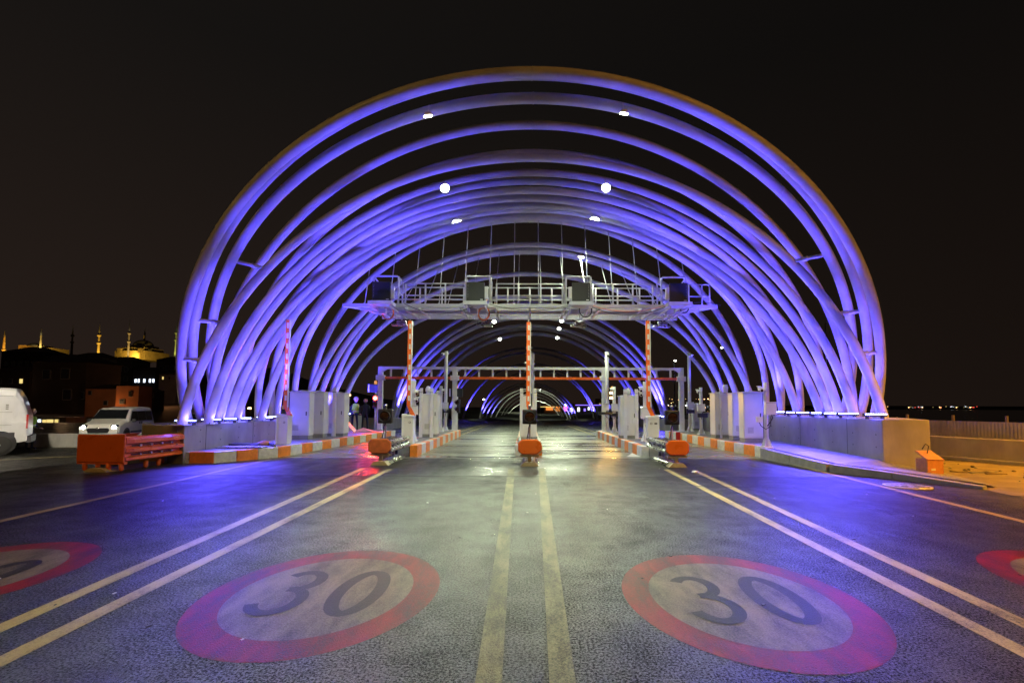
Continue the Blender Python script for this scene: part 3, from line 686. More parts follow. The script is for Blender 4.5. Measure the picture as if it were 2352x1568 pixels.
def boom_gate(loc, label, face=1, col='orange_bar', arm_x=0.0, rz=0.0):
    """upright boom with its motor box"""
    t = thing('boom_gate', loc, label, 'barrier gate', 'toll barriers with raised booms', rz=rz)
    m = MB(); m.box((0, 0, 0.44), (0.36, 0.34, 0.88), 'cabinet'); b = m.build('motor_box', t, bevel=0.015)
    m = MB(); m.prism([(-0.2, 0.88), (0.2, 0.88), (0.2, 0.94), (-0.2, 1.0)] if face > 0 else [(-0.2, 0.88), (0.2, 0.88), (0.2, 1.0), (-0.2, 0.94)], -0.19, 0.19, 'white_paint', 'xz'); m.build('lid', b, bevel=0.012)
    m = MB(); m.lathe([(0.035, 0), (0.035, -0.008)], (0.07 * face, -0.17, 0.72), 'black', 20, 'y'); m.lathe([(0.022, 0), (0.022, -0.012)], (0.07 * face, -0.17, 0.72), 'reflector_white', 16, 'y'); m.build('lock', b)
    MB().box((-0.08 * face, -0.173, 0.72), (0.09, 0.006, 0.05), 'reflector_white' if face > 0 else 'trim').build('sticker', b)
    MB().box((0.165 * -face, -0.02, 0.44), (0.04, 0.38, 0.9), 'white_paint').build('corner_strip', b)
    ax = arm_x; arm = MB()
    arm.add([(ax - 0.05 + 0.12, -0.03, 0.93), (ax + 0.10 + 0.12, -0.03, 0.93), (ax + 0.055, -0.03, 1.25), (ax - 0.085, -0.03, 1.3),
             (ax - 0.05 + 0.12, 0.03, 0.93), (ax + 0.10 + 0.12, 0.03, 0.93), (ax + 0.055, 0.03, 1.25), (ax - 0.085, 0.03, 1.3)],
            [(0, 1, 2, 3), (7, 6, 5, 4), (0, 4, 5, 1), (1, 5, 6, 2), (2, 6, 7, 3), (3, 7, 4, 0)], col)
    arm.box((ax - 0.02, 0, 2.70), (0.12, 0.055, 2.86), col)
    a = arm.build('boom', t, bevel=0.006)
    for k in range(8): MB().box((ax - 0.005, -0.03, 1.52 + k * 0.345), (0.062, 0.008, 0.17), 'reflector_white').build('reflector_strip', a)
    MB().box((ax + 0.058, 0, 2.62), (0.028, 0.06, 3.0), 'white_paint').build('edge_strip', a)
    m = MB(); m.tube([(ax - 0.02, 0, 4.12), (ax - 0.02, 0, 4.2)], 0.02, 'galvanised', 8); m.build('tip', a)
    return t
boom_gate((-8.0, 16.6, 0.31), 'barrier with raised red boom on the left pavement before the tall cabinet', 1, 'red_boom' if False else 'orange', 0.03)
boom_gate((-3.93, 16.75, IZ - 0.02), 'barrier with raised orange and white boom on the left island', 1, 'orange_bar', 0.0)
boom_gate((0.06, 16.95, IZ - 0.02), 'barrier with raised orange and white boom on the middle island', 1, 'orange_bar', 0.0)
boom_gate((4.14, 16.6, IZ - 0.02), 'barrier with raised orange and white boom on the right island', -1, 'orange_bar', -0.10)

def cabinet(loc, w_, d_, h_, label, plinth_h=0.12, roof=True, door='y', rz=0, mt='cabinet'):
    t = thing('equipment_cabinet', loc, label, 'cabinet', 'pale equipment cabinets along the lanes', rz=rz)
    MB().box((0, 0, plinth_h / 2), (w_ * 0.94, d_ * 0.94, plinth_h), 'kerb_grey').build('plinth', t)
    b = MB().box((0, 0, plinth_h + (h_ - plinth_h) / 2), (w_, d_, h_ - plinth_h), mt).build('body', t, bevel=0.012)
    if roof:
        m = MB(); hw, hd = w_ / 2 + 0.03, d_ / 2 + 0.03
        m.add([(-hw, -hd, h_ + 0.003), (hw, -hd, h_ + 0.003), (hw, hd, h_ + 0.003), (-hw, hd, h_ + 0.003), (-hw, -hd, h_ + 0.03), (hw, -hd, h_ + 0.03), (hw, hd, h_ + 0.03), (-hw, hd, h_ + 0.03), (0, 0, h_ + 0.09)],
              [(3, 2, 1, 0), (0, 1, 5, 4), (1, 2, 6, 5), (2, 3, 7, 6), (3, 0, 4, 7), (4, 5, 8), (5, 6, 8), (6, 7, 8), (7, 4, 8)], mt)
        m.build('roof', t)
    dr = MB().box((0, -d_ / 2 - 0.008, plinth_h + (h_ - plinth_h) / 2), (w_ * 0.9, 0.014, (h_ - plinth_h) * 0.94), mt).build('door', t, bevel=0.004)
    MB().box((w_ * 0.36, -d_ / 2 - 0.025, h_ * 0.55), (0.03, 0.03, 0.15), 'trim').build('handle', dr)
    m = MB()
    for k in range(6): m.box((-w_ * 0.16, -d_ / 2 - 0.017, h_ * 0.2 + k * 0.035), (w_ * 0.3, 0.006, 0.014), 'kerb_grey')
    m.build('vent', dr)
    return t
def guard_posts(t, xs_, y, h_, wd=0.13):
    for x in xs_:
        MB().box((x, y, h_ / 2), (wd, 0.07, h_), 'white_paint').build('post', t, bevel=0.006)
        MB().box((x, y - 0.036, h_ - 0.17), (wd * 0.96, 0.006, 0.02), 'trim').build('post_joint', t)
cabinet((-8.56, 19.1, 0.3), 0.76, 0.42, 1.78, 'nearest of three tall cabinets on the left pavement, washed blue', 0.16)
cabinet((-8.45, 20.2, 0.3), 0.76, 0.45, 1.80, 'tall cabinet half hidden behind the nearest one on the left pavement', 0.16)
c = cabinet((-8.05, 21.4, 0.3), 0.75, 0.6, 1.78, 'tall cabinet with black door handle and a post in front, farthest on the left pavement')
guard_posts(c, (0.0,), -0.42, 2.02, 0.16)
c = cabinet((-3.88, 20.3, IZ), 0.62, 0.5, 1.68, 'cabinet between white posts with a dome camera, on the left island')
guard_posts(c, (-0.33, 0.10), -0.34, 1.95)
MB().lathe([(0.05, 0), (0.06, 0.05), (0.11, 0.07), (0.11, 0.17), (0.07, 0.26), (0.03, 0.29)], (-0.1, -0.1, 1.75), 'white_paint', 16).build('dome_camera', c)
c = cabinet((0.03, 20.2, IZ), 0.46, 0.5, 1.60, 'narrow cabinet between white posts on the middle island')
guard_posts(c, (-0.24, 0.30), -0.34, 1.95)
MB().box((0.14, -0.33, 1.5), (0.06, 0.05, 0.5), 'black').build('cable_duct', c)
c = cabinet((3.98, 19.9, IZ), 0.64, 0.5, 1.64, 'cabinet between white posts with a dome camera, on the right island')
guard_posts(c, (-0.14, 0.30), -0.34, 1.93)
MB().lathe([(0.05, 0), (0.06, 0.05), (0.11, 0.07), (0.11, 0.17), (0.07, 0.26), (0.03, 0.29)], (0.05, -0.1, 1.7), 'white_paint', 16).build('dome_camera', c)
c = cabinet((7.93, 20.6, 0.35), 0.62, 0.55, 1.78, 'cabinet with black handle and a thin post, farthest of three on the right pavement')
guard_posts(c, (-0.1,), -0.36, 2.0, 0.07)
MB().lathe([(0.09, 0), (0.10, 0.14), (0.11, 0.2), (0.08, 0.32)], (0.12, -0.3, 1.83), 'white_paint', 14).build('camera', c)
cabinet((8.15, 19.3, 0.35), 0.66, 0.40, 1.74, 'middle of three tall cabinets on the right pavement, lane side lit orange', 0.15)
cabinet((7.98, 17.9, 0.35), 0.68, 0.42, 1.74, 'nearest of three tall cabinets on the right pavement, lane side lit orange', 0.15)
cabinet((9.0, 26.6, 0.36), 0.5, 0.4, 1.35, 'light grey cabinet behind the camera poles on the right pavement', 0.1)
c = cabinet((8.9, 23.6, 0.62), 0.42, 0.4, 0.85, 'weathered grey switch box on thin legs on the right pavement', 0.02, mt='cabinet_dark')
m = MB()
for x in (-0.17, 0, 0.17): m.box((x, -0.1, -0.13), (0.025, 0.025, 0.3), 'white_paint')
m.build('leg', c)

def bullet_cam(m, p, dx=-1):
    x, y, z = p
    m.tube([(x, y, z), (x + dx * 0.03, y - 0.16, z - 0.05), (x + dx * 0.06, y - 0.30, z - 0.09)], 0.055, 'white_paint', 12)
    m.lathe([(0.04, 0), (0.04, -0.01)], (x + dx * 0.062, y - 0.305, z - 0.092), 'lens', 12, 'y')
    m.box((x + dx * 0.03, y - 0.16, z + 0.015), (0.13, 0.34, 0.012), 'white_paint', rx=R(15))
def cam_pole(loc, h_, label, r=0.075, boxes=(), cams=(), blk=(), flare=True, sq=False, hp=0.0):
    t = thing('camera_pole', loc, label, 'camera pole', 'slim posts with cameras and boxes')
    m = MB()
    if sq: m.box((0, 0, h_ / 2), (r * 2, r * 1.2, h_), 'white_paint')
    else: m.tube([(0, 0, 0), (0, 0, h_)], r, 'white_paint', 14)
    m.build('pole', t)
    if flare:
        m = MB(); m.box((0, 0, 0.012), (0.32, 0.32, 0.024), 'white_paint')
        for A in range(4):
            c_, s_ = math.cos(A * PI / 2 + PI / 4), math.sin(A * PI / 2 + PI / 4)
            m.add([(c_ * r, s_ * r, 0.02), (c_ * (r + 0.11), s_ * (r + 0.11), 0.02), (c_ * r, s_ * r, 0.3), (c_ * r - s_ * 0.01, s_ * r + c_ * 0.01, 0.02), (c_ * (r + 0.11) - s_ * 0.01, s_ * (r + 0.11) + c_ * 0.01, 0.02), (c_ * r - s_ * 0.01, s_ * r + c_ * 0.01, 0.3)],
                  [(0, 1, 2), (5, 4, 3), (0, 3, 4, 1), (1, 4, 5, 2), (2, 5, 3, 0)], 'white_paint')
        m.build('foot', t)
    for (x, z, bw, bh) in boxes:
        b = MB().box((x, -r - 0.07, z), (bw, 0.14, bh), 'cabinet').build('junction_box', t, bevel=0.008)
        MB().box((x, -r - 0.145, z + bh * 0.42), (bw * 0.98, 0.008, 0.012), 'kerb_grey').build('seam', b)
        MB().tube([(x + 0.03, -r - 0.07, z - bh / 2), (x + 0.06, -r - 0.09, z - bh / 2 - 0.1), (x + 0.0, -r - 0.03, z - bh / 2 - 0.24), (0, -r - 0.01, z - bh / 2 - 0.36)], 0.014, 'cable_black', 6).build('cable', t)
    for (x, z, dx) in cams:
        m = MB(); bullet_cam(m, (x, -r, z), dx); m.box((x * 0.5, -r * 0.8, z - 0.06), (abs(x) + 0.05, 0.06, 0.05), 'white_paint'); m.build('camera', t)
    for (x, z, bw, bh) in blk:
        MB().box((x, -r - 0.06, z), (bw, 0.10, bh), 'black').build('antenna_unit', t, bevel=0.008)
    return t
cam_pole((-4.08, 25.2, IZ), 4.0, 'tall pole with a camera at its top on the left island', 0.085, boxes=((0.02, 1.25, 0.27, 0.34),), cams=((-0.10, 3.86, -1),), blk=((0.05, 0.95, 0.22, 0.08),))
cam_pole((-4.15, 24.2, IZ), 2.2, 'short post with small cameras beside the tall pole, left island', 0.07, sq=True, cams=((0.12, 2.0, 1), (-0.1, 1.9, -1)))
cam_pole((4.05, 25.3, IZ), 4.0, 'tall pole with a camera at its top on the right island', 0.095, boxes=((-0.1, 1.22, 0.34, 0.38),), cams=((0.0, 3.85, 0),), blk=((-0.08, 0.9, 0.75, 0.14),))
cam_pole((4.22, 24.2, IZ), 2.2, 'short post with box and hooded camera right of the tall pole, right island', 0.075, boxes=((0.02, 1.2, 0.34, 0.36),), cams=((-0.15, 2.08, -1),), blk=((0.02, 0.85, 0.4, 0.14),))
cam_pole((8.25, 25.4, 0.36), 4.0, 'tall camera pole on the right pavement beside the gantry post', 0.08, boxes=((-0.02, 1.3, 0.34, 0.34),), cams=((0.03, 3.85, 1),), blk=((-0.02, 1.0, 0.40, 0.18),))
cam_pole((7.78, 22.4, 0.36), 2.1, 'short camera post with box and black unit on the right pavement', 0.07, boxes=((-0.05, 1.2, 0.33, 0.32),), cams=((-0.17, 1.95, -1),), blk=((0.02, 0.86, 0.42, 0.18),))
t = cam_pole((7.6, 15.95, 0.34), 2.05, 'short post with grey box and hooded camera nearest on the right pavement', 0.06, boxes=((0.08, 1.22, 0.34, 0.40),), cams=((-0.22, 1.86, -1),))
MB().box((-0.27, -0.12, 0.86), (0.18, 0.08, 0.17), 'cabinet').build('sensor', t, bevel=0.01)
MB().tube([(-0.27, -0.1, 0.78), (-0.2, -0.09, 0.66), (-0.05, -0.08, 0.56), (0.1, -0.08, 0.66), (0.12, -0.07, 0.95)], 0.013, 'cable_black', 6).build('cable_loop', t)
cam_pole((-4.05, 17.9, IZ), 2.15, 'short post with a box behind the boom of the left island', 0.08, sq=True, boxes=((0.05, 1.10, 0.30, 0.34),), cams=((0.14, 1.75, 1), (0.14, 1.5, 1)))
t = cam_pole((4.3, 18.2, IZ), 2.15, 'short post with a box behind the boom of the right island', 0.07, sq=True, boxes=((-0.02, 1.02, 0.34, 0.40),), cams=((-0.17, 1.9, -1), (-0.17, 1.75, -1)))
MB().box((-0.42, -0.15, 0.72), (0.18, 0.12, 0.16), 'cabinet').build('sensor', t, bevel=0.01)
cam_pole((0.27, 24.6, IZ), 3.85, 'post with a small camera beside the middle boom', 0.09, sq=True, cams=((-0.28, 3.35, -1), (-0.2, 2.3, -1)))

def lane_signal(loc, label, h_, lit):
    t = thing('lane_signal', loc, label, 'traffic signal', 'lane signals under the gantry')
    MB().tube([(0, 0, 0), (0, 0, h_ - 0.3)], 0.06, 'white_paint', 12).build('post', t)
    MB().box((0, -0.08, h_ - 0.12), (0.62, 0.14, 0.42), 'screen').build('message_panel', t, bevel=0.01)
    MB().box((-0.34, 0.05, h_ - 0.12), (0.1, 0.3, 0.40), 'cabinet').build('panel_case', t)
    MB().lathe([(0.08, 0), (0.07, 0.16), (0.03, 0.2)], (-0.02, 0, h_ + 0.1), 'amber_beacon', 14).build('beacon', t)
    m = MB(); m.box((0.03, -0.1, h_ - 0.82), (0.30, 0.16, 0.70), 'black'); hs = m.build('signal_head', t, bevel=0.02)
    for i, z in enumerate((h_ - 0.64, h_ - 0.98)):
        red = lit == 'red' and i == 0
        m = MB(); m.lathe([(0.115, 0), (0.10, -0.03), (0.05, -0.045)], (0.03, -0.18, z), 'signal_red' if red else 'lens', 20, 'y')
        if red: m.lathe([(0.055, -0.046), (0.03, -0.055)], (0.03, -0.18, z), 'signal_core', 16, 'y')
        m.build('signal_light', hs)
        m = MB(); m.tube([(0.03 + 0.125 * math.cos(R(a_)), -0.22, z + 0.125 * math.sin(R(a_))) for a_ in range(0, 181, 20)], 0.012, 'black', 6); m.build('hood', hs)
    return t
lane_signal((-8.05, 26.7, 0.30), 'lane signal showing red under its dark message panel on the left pavement', 2.32, 'red')
lane_signal((-3.62, 25.95, IZ), 'unlit lane signal with dark message panel on the left island', 2.05, 'off')
spot('red_signal_light', (-8.05, 26.3, 1.95), (-6.6, 14.5, 0), 420, (1, 0.04, 0.02), 110, 0.7, 0.1)
t = thing('amber_display', (4.28, 25.1, 2.02), 'amber lit two-bar display on the tall pole of the right island', 'display')
MB().box((0, 0, 0.12), (0.34, 0.16, 0.52), 'black').build('housing', t, bevel=0.01)
for z in (0.0, 0.25): MB().box((-0.01, -0.085, z), (0.25, 0.01, 0.10), 'amber_lit').build('light_bar', t)
MB().lathe([(0.09, 0), (0.07, 0.16), (0.02, 0.2)], (0, 0, 0.38), 'amber_beacon', 14).build('beacon', t)
spot('amber_light', (4.28, 24.95, 2.1), (3.6, 14.5, 0), 420, (1.0, 0.5, 0.08), 120, 0.7, 0.1)

# height-limit gantry
PXS = [-7.56, -3.72, 0.18, 3.99, 7.97]; GYY = 25.85; GB = 0.345
t = thing('height_gantry', (0, GYY, GB), 'white gantry frame across all lanes with an orange height bar', 'gantry')
for x in PXS:
    m = MB(); m.box((x, 0, 1.63), (0.24, 0.2, 3.26), 'white_paint'); ps = m.build('post', t, bevel=0.008)
    MB().box((x, 0, 2.68), (0.46, 0.24, 0.26), 'white_paint').build('bracket', ps, bevel=0.03); MB().box((x, 0, 0.012), (0.36, 0.34, 0.024), 'white_paint').build('base_plate', ps)
for a_, b_ in zip(PXS[:-1], PXS[1:]):
    MB().box(((a_ + b_) / 2, 0, 3.19), (b_ - a_ - 0.24, 0.14, 0.13), 'white_paint').build('top_beam', t)
    MB().box(((a_ + b_) / 2, 0, 2.68), (b_ - a_ - 0.46, 0.10, 0.13), 'orange_bar').build('height_bar', t)
    n = 5
    for k in range(n):
        x = a_ + (b_ - a_) * (k + 0.75) / (n + 0.5)
        MB().box((x, 0, 2.93), (0.09, 0.06, 0.40), 'white_paint').build('strut', t)
    for x, s_ in ((a_ + 0.12, 1), (b_ - 0.12, -1)):
        m = MB(); m.prism([(x, 3.125), (x + s_ * 0.22, 3.125), (x, 3.0)], -0.05, 0.05, 'white_paint', 'xz'); m.build('gusset', t)

# ------------------------------------------------------------------ suspended sign walkway
WZ = 5.30
WX = 0.1
t = thing('sign_walkway', (WX, 18.4, WZ), 'white steel maintenance walkway hung from the hoops above the lanes', 'walkway')
m = MB()
m.box((0, 0, 0), (13.9, 0.10, 0.13), 'white_steel'); m.box((0, 0.62, -0.02), (13.0, 0.08, 0.10), 'white_steel')
m.box((0, 1.2, -0.02), (12.6, 0.08, 0.12), 'white_steel'); m.box((0, 1.85, 0.0), (12.4, 0.06, 0.06), 'white_steel'); m.box((0, 2.5, 0), (12.4, 0.10, 0.15), 'white_steel')
for s_ in (-1, 1):
    m.tube([(s_ * 6.95, 0, 0), (s_ * 5.2, 2.5, 0)], 0.05, 'white_steel', 6); m.tube([(s_ * 6.2, 0, -0.03), (s_ * 5.2, 1.2, -0.03)], 0.04, 'white_steel', 6)
for x in (-5.6, -4.7, -4.2, -2.6, -1.3, 0, 1.3, 2.6, 4.2, 4.7, 5.6): m.box((x, 1.25, -0.03), (0.09, 2.4, 0.12), 'white_steel')
m.build('frame', t, bevel=0.006)
m = MB(); m.box((0, 0.92, 0.06), (12.2, 0.62, 0.03), 'white_steel')
m.build('deck', t)
m = MB()
for k in range(60): m.tube([(-5.9 + k * 0.2, 1.26, -0.1), (-5.9 + k * 0.2, 1.26, -0.16)], 0.02, 'white_steel', 5)
tag(m.build('bolts', t), None)
DX = [(-5.35, 1), (-1.93, 1), (1.80, -1), (5.35, -1)]
def rail(m, x0, x1, y, hts, z0=0.08, step=0.86, post=0.032):
    n = max(1, round((x1 - x0) / step))
    for k in range(n + 1): x = x0 + (x1 - x0) * k / n; m.tube([(x, y, z0), (x, y, hts[0])], post, 'white_paint', 8)
    for h_ in hts: m.tube([(x0, y, h_), (x1, y, h_)], 0.026, 'white_paint', 8)
m = MB()
for a_, b_ in ((-4.78, -2.48), (-1.28, 1.25), (2.42, 4.72)):
    rail(m, a_, b_, 0.62, (0.98, 0.52)); 
m.build('front_railing', t)
m = MB(); rail(m, -6.1, 6.1, 1.26, (0.98, 0.5)); m.build('rear_railing', t)
m = MB(); rail(m, 5.9, 6.9, 0.62, (0.98, 0.52)); rail(m, 6.0, 6.5, 0.3, (0.9, 0.45)); m.build('end_railing', t)
for x, s_ in DX:
    m = MB(); w2 = 0.46
    pts = [(x - w2, 0.0, 0.08), (x - w2, 0.0, 1.05), (x - w2 + 0.05, 0.0, 1.10), (x + w2 - 0.05, 0.0, 1.10), (x + w2, 0.0, 1.05), (x + w2, 0.0, 0.08)]
    m.tube(pts, 0.035, 'white_paint', 8)
    for q in (x - w2, x + w2):
        m.tube([(q, 0, 1.07), (q, 0.62, 1.0), (q, 0.62, 0.08)], 0.032, 'white_paint', 8); m.tube([(q, 0, 0.5), (q, 0.62, 0.5)], 0.026, 'white_paint', 8)
    m.build('display_cage', t)
    MB().box((x - s_ * 0.05, -0.32, -0.01), (0.86, 0.62, 0.13), 'white_steel').build('display_shelf', t, bevel=0.006)
    for q in (-0.33, 0.33): MB().box((x + q, 0.6, -0.16), (0.05, 2.6, 0.05), 'white_steel').build('outrigger', t)
WLB = ['leftmost', 'second from the left', 'third from the left', 'rightmost']
for i, (x, s_) in enumerate(DX):
    q = Vector((WX + x - s_ * 0.06, 18.05, WZ + 0.07))
    t2 = thing('display_board', q, 'unlit square LED board on the walkway, %s of four' % WLB[i], 'display board', 'dark square display boards on the walkway')
    MB().box((0, 0, 0.37), (0.66, 0.12, 0.70), 'trim').build('case', t2, bevel=0.008)
    m = MB(); m.box((0, -0.064, 0.37), (0.62, 0.01, 0.66), 'screen'); m.build('screen', t2)
    m = MB()
    for k in range(9): m.box((s_ * -0.27, -0.071, 0.18 + k * 0.055), (0.012, 0.004, 0.012), 'reflector_white')
    m.box((0.23, -0.071, 0.075), (0.1, 0.004, 0.025), 'reflector_white'); m.build('marker', t2)
    MB().box((s_ * 0.40, 0.02, 0.34), (0.12, 0.14, 0.45), 'cabinet').build('control_box', t2, bevel=0.006)
    # sensor unit hanging below
    sx_ = (-5.05, -1.72, 1.98, 5.25)[i]
    q = Vector((WX + sx_, 19.6, WZ - 0.1))
    t3 = thing('lane_sensor', q, 'small sensor head hanging under the walkway, %s of four' % WLB[i], 'sensor', 'sensor heads hanging under the walkway')
    MB().tube([(0, 0, 0.1), (0, 0, -0.28)], 0.028, 'white_paint', 8).build('stem', t3)
    m = MB(); m.box((0, 0, -0.33), (0.36, 0.16, 0.14), 'galvanised'); m.build('body', t3, bevel=0.01)
    MB().box((-0.06, -0.05, -0.46), (0.62, 0.26, 0.06), 'galvanised', ry=R(3)).build('panel', t3, bevel=0.01)
    MB().tube([(0.1, 0, -0.3), (-0.3, -0.05, -0.2), (-0.35, -0.05, -0.34), (-0.2, -0.05, -0.4)], 0.01, 'cable_black', 6).build('cable', t3)
    q = Vector((WX + x - 0.05, 18.5, WZ - 0.2)); 
    t4 = thing('junction_case', q, 'small grey box fixed under the walkway shelf, %s of four' % WLB[i], 'box', 'small boxes under the walkway shelves')
    MB().box((-0.1, 0, 0), (0.28, 0.2, 0.2), 'cabinet').build('case', t4, bevel=0.01)
def coil(loc, r, label, mt, turns=6):
    t = thing('cable_coil', loc, label, 'cable', 'coils of cable under the walkway')
    m = MB()
    for k in range(turns):
        rr = r * (1 + random.uniform(-0.12, 0.1)); ph = random.uniform(0, 6)
        m.tube([(rr * math.cos(A + ph), random.uniform(-0.015, 0.015) + k * 0.012, rr * 1.15 * math.sin(A + ph)) for A in [2 * PI * j / 24 for j in range(25)]], 0.012, mt, 5, caps=False)
    m.build('loops', t)
    MB().tube([(0, 0, r), (0.05, 0, r + 0.15), (0.12, 0.0, r + 0.32)], 0.02, mt, 6).build('tail', t)
coil(D(891, 718, 18.9), 0.22, 'pinkish orange coil of cable under the left end of the walkway', 'cable_orange')
coil(D(1111, 720, 18.9), 0.21, 'bright orange coil of cable under the second display board', 'cable_orange')
coil(D(1345, 712, 18.9), 0.24, 'loose black coil of cable under the third display board', 'cable_black', 3)
coil(D(1572, 706, 18.5), 0.17, 'small black coil of cable under the rightmost display board', 'cable_black', 3)
CS = [(-4.6, -1.9, 0.35), (-1.5, 1.6, 0.22), (2.1, 5.1, 0.38), (2.2, 5.0, 0.25), (5.6, 7.0, -0.1)]
for i, (a_, b_, sg) in enumerate(CS):
    t = thing('slack_cable', (WX, 18.2, WZ), ['black cable sagging between the first and second display boards', 'black cable sagging between the second and third display boards',
        'lower black cable sagging between the third and fourth display boards', 'upper reddish cable sagging between the third and fourth display boards', 'cable lying along the right end of the walkway'][i], 'cable', 'slack cables on the walkway')
    MB().tube([(a_ + (b_ - a_) * j / 20, 0, 0.02 - sg * 4 * (j / 20) * (1 - j / 20)) for j in range(21)], 0.011, 'cable_orange' if i == 3 else 'cable_black', 5).build('cable', t)
# hanger rods
rods = []
for k in range(14): rods.append(('11', 0.1 - 6.35 + k * 0.955, 0.62 + 18.4))
for k in range(12): rods.append(('S2', 0.1 - 5.6 + k * 1.02, 2.5 + 18.4))
for i, (hk, x, y) in enumerate(rods):
    top = hoop_at_x(hk, x * 1.0); base = Vector((x, y, WZ + 0.08))
    if top.z - TUBE <= base.z + 0.3: continue
    row = 'front' if hk == '11' else 'rear'; nn = i if row == 'front' else i - 14
    t = thing('hanger_rod', base, '%s hanger rod from the left in the %s row above the walkway' % (ORD[nn], row), 'rod', 'thin hanger rods holding up the walkway')
    q = top - base; q.z -= TUBE * 0.6
    MB().tube([(0, 0, 0), q], 0.017, 'white_paint', 6).build('rod', t)
    MB().tube([(0, 0, 0), (0, 0, 0.14)], 0.035, 'white_paint', 8).build('clevis', t)

# ------------------------------------------------------------------ large orange attenuator on the left
t = thing('crash_cushion', (-10.1, 11.95, 0), 'big bright orange crash cushion with ribbed sides left of the kerb', 'crash cushion', rz=R(-4))
W2, Ln = 0.60, 1.72
m = MB(); m.box((0, 0.02, 0.55), (1.2, 0.05, 0.66), 'orange'); m.build('front_plate', t, bevel=0.02)
for s_ in (-1, 1):
    prof = [(-0.03, 0.24), (0.06, 0.27), (0.06, 0.33), (-0.01, 0.37), (-0.01, 0.42), (0.09, 0.46), (0.09, 0.54), (-0.01, 0.585), (-0.01, 0.63), (0.09, 0.67), (0.09, 0.76), (0.04, 0.81), (-0.02, 0.83)]
    vs = []; n = len(prof)
    for y, fl in ((0.05, 0.3), (0.2, 1), (1.3, 1), (Ln + 0.05, 1.25)):
        for x, z in prof: vs.append((s_ * (W2 - 0.02 + max(x, -0.01) * fl), y, z))
    fs = [(i * n + j, i * n + j + 1, (i + 1) * n + j + 1, (i + 1) * n + j) for i in range(3) for j in range(n - 1)]
    m = MB(); m.add(vs, fs, 'orange'); o_ = m.build('side_rail', t)
    so = o_.modifiers.new('solid', 'SOLIDIFY'); so.thickness = 0.012
    m = MB(); bl = MB()
    for k in range(4):
        for z in (0.395, 0.605):
            m.box((s_ * (W2 + 0.0), 0.32 + k * 0.33, z), (0.02, 0.21, 0.022), 'black'); bl.box((s_ * (W2 + 0.02), 0.43 + k * 0.33, z), (0.04, 0.06, 0.05), 'galvanised')
    m.build('slot', o_); bl.build('bolt', o_)
m = MB()
for k in range(6): m.box((0, 0.2 + k * 0.24, 0.70), (1.12, 0.035, 0.16), 'orange')
m.box((0, 0.75, 0.76), (0.05, 1.35, 0.04), 'orange'); m.build('diaphragm', t)
MB().box((0, 0.74, 0.60), (1.08, 1.38, 0.02), 'black').build('cartridge', t)
m = MB(); m.box((0, 0.06, 0.205), (1.2, 0.09, 0.05), 'orange'); m.build('lower_beam', t)
for (x, y) in ((-0.42, 0.05), (-0.12, 0.08), (0.18, 0.05), (0.5, 0.05), (0.5, 0.75), (0.5, 1.15), (-0.42, 0.75), (-0.42, 1.15)):
    MB().lathe([(0.02, 0.015), (0.05, 0.05), (0.055, 0.2)], (x, y, 0), 'orange', 10).build('leg', t)
m = MB(); m.prism([(-0.3, 0.01), (0.3, 0.01), (0.16, 0.10), (-0.16, 0.10)], -0.12, 1.45, 'cream', 'xz'); m.build('ground_track', t)

# ------------------------------------------------------------------ right side: wall, fence, box, pole, bag
a_, b_ = G(2110, 1048), G(2352, 1069)
dr = (b_ - a_).normalized(); A0 = a_ - dr * 1.0; B0 = a_ + dr * 9
ang = math.atan2(dr.y, dr.x)
t = thing('concrete_wall', A0, 'low grey concrete wall at the right edge behind the sandy verge', 'wall', rz=ang); Lw = (B0 - A0).length
MB().box((Lw / 2, 0.15, 0.34), (Lw, 0.28, 0.7), 'concrete').build('wall', t, bevel=0.02)
MB().box((Lw / 2, -0.12, 0.05), (Lw, 0.26, 0.1), 'kerb_grey').build('footing', t, bevel=0.01)
t = thing('sheet_fence', A0 + Vector((-dr.y, dr.x, 0)) * 1.2, 'corrugated sheet metal fence behind the low wall on the right', 'fence', rz=ang)
n = 260; vs = []
for i in range(n + 1):
    x = -2 + (Lw + 2) * i / n; y = 0.007 * (1 if i % 2 else -1); vs += [(x, y, 0), (x, y, 1.17)]
o_ = MB().add(vs, [(2 * i, 2 * i + 2, 2 * i + 3, 2 * i + 1) for i in range(n)], 'fence_sheet').build('sheet', t)
so = o_.modifiers.new('solid', 'SOLIDIFY'); so.thickness = 0.01
for k in range(6): MB().box((-1.5 + k * 1.42, 0.1, 0.68), (0.06, 0.06, 1.36), 'earth').build('post', t)
p = G(2135, 1090)
t = thing('orange_box', (9.63, 11.9, 0.01), 'small orange box with a folded lid against the end of the right plinth', 'box', rz=R(6))
MB().box((0, 0.15, 0.19), (0.42, 0.32, 0.38), 'cardboard').build('body', t, bevel=0.01)
m = MB(); m.add([(-0.23, -0.03, 0.38), (0.23, -0.03, 0.36), (0.2, 0.3, 0.56), (-0.2, 0.3, 0.56), (-0.23, 0.0, 0.36), (0.23, 0.0, 0.34), (0.2, 0.33, 0.54), (-0.2, 0.33, 0.54)],
    [(0, 1, 2, 3), (7, 6, 5, 4), (0, 4, 5, 1), (1, 5, 6, 2), (2, 6, 7, 3), (3, 7, 4, 0)], 'cardboard'); m.build('lid', t)
MB().box((-0.06, -0.012, 0.14), (0.11, 0.006, 0.05), 'reflector_white').build('label', t)
MB().tube([(0, 0.2, 0.5), (-0.05, 0.1, 0.68), (-0.18, 0.05, 0.74), (-0.3, 0.02, 0.62)], 0.012, 'cable_black', 6).build('cable', t)
pa, pb = G(2292, 1054), G(2420, 1072)
t = thing('fallen_pole', (pa.x, pa.y, 0.02), 'grey lamp column lying on the ground with a square rusty base plate', 'pole', rz=math.atan2((pb - pa).y, (pb - pa).x))
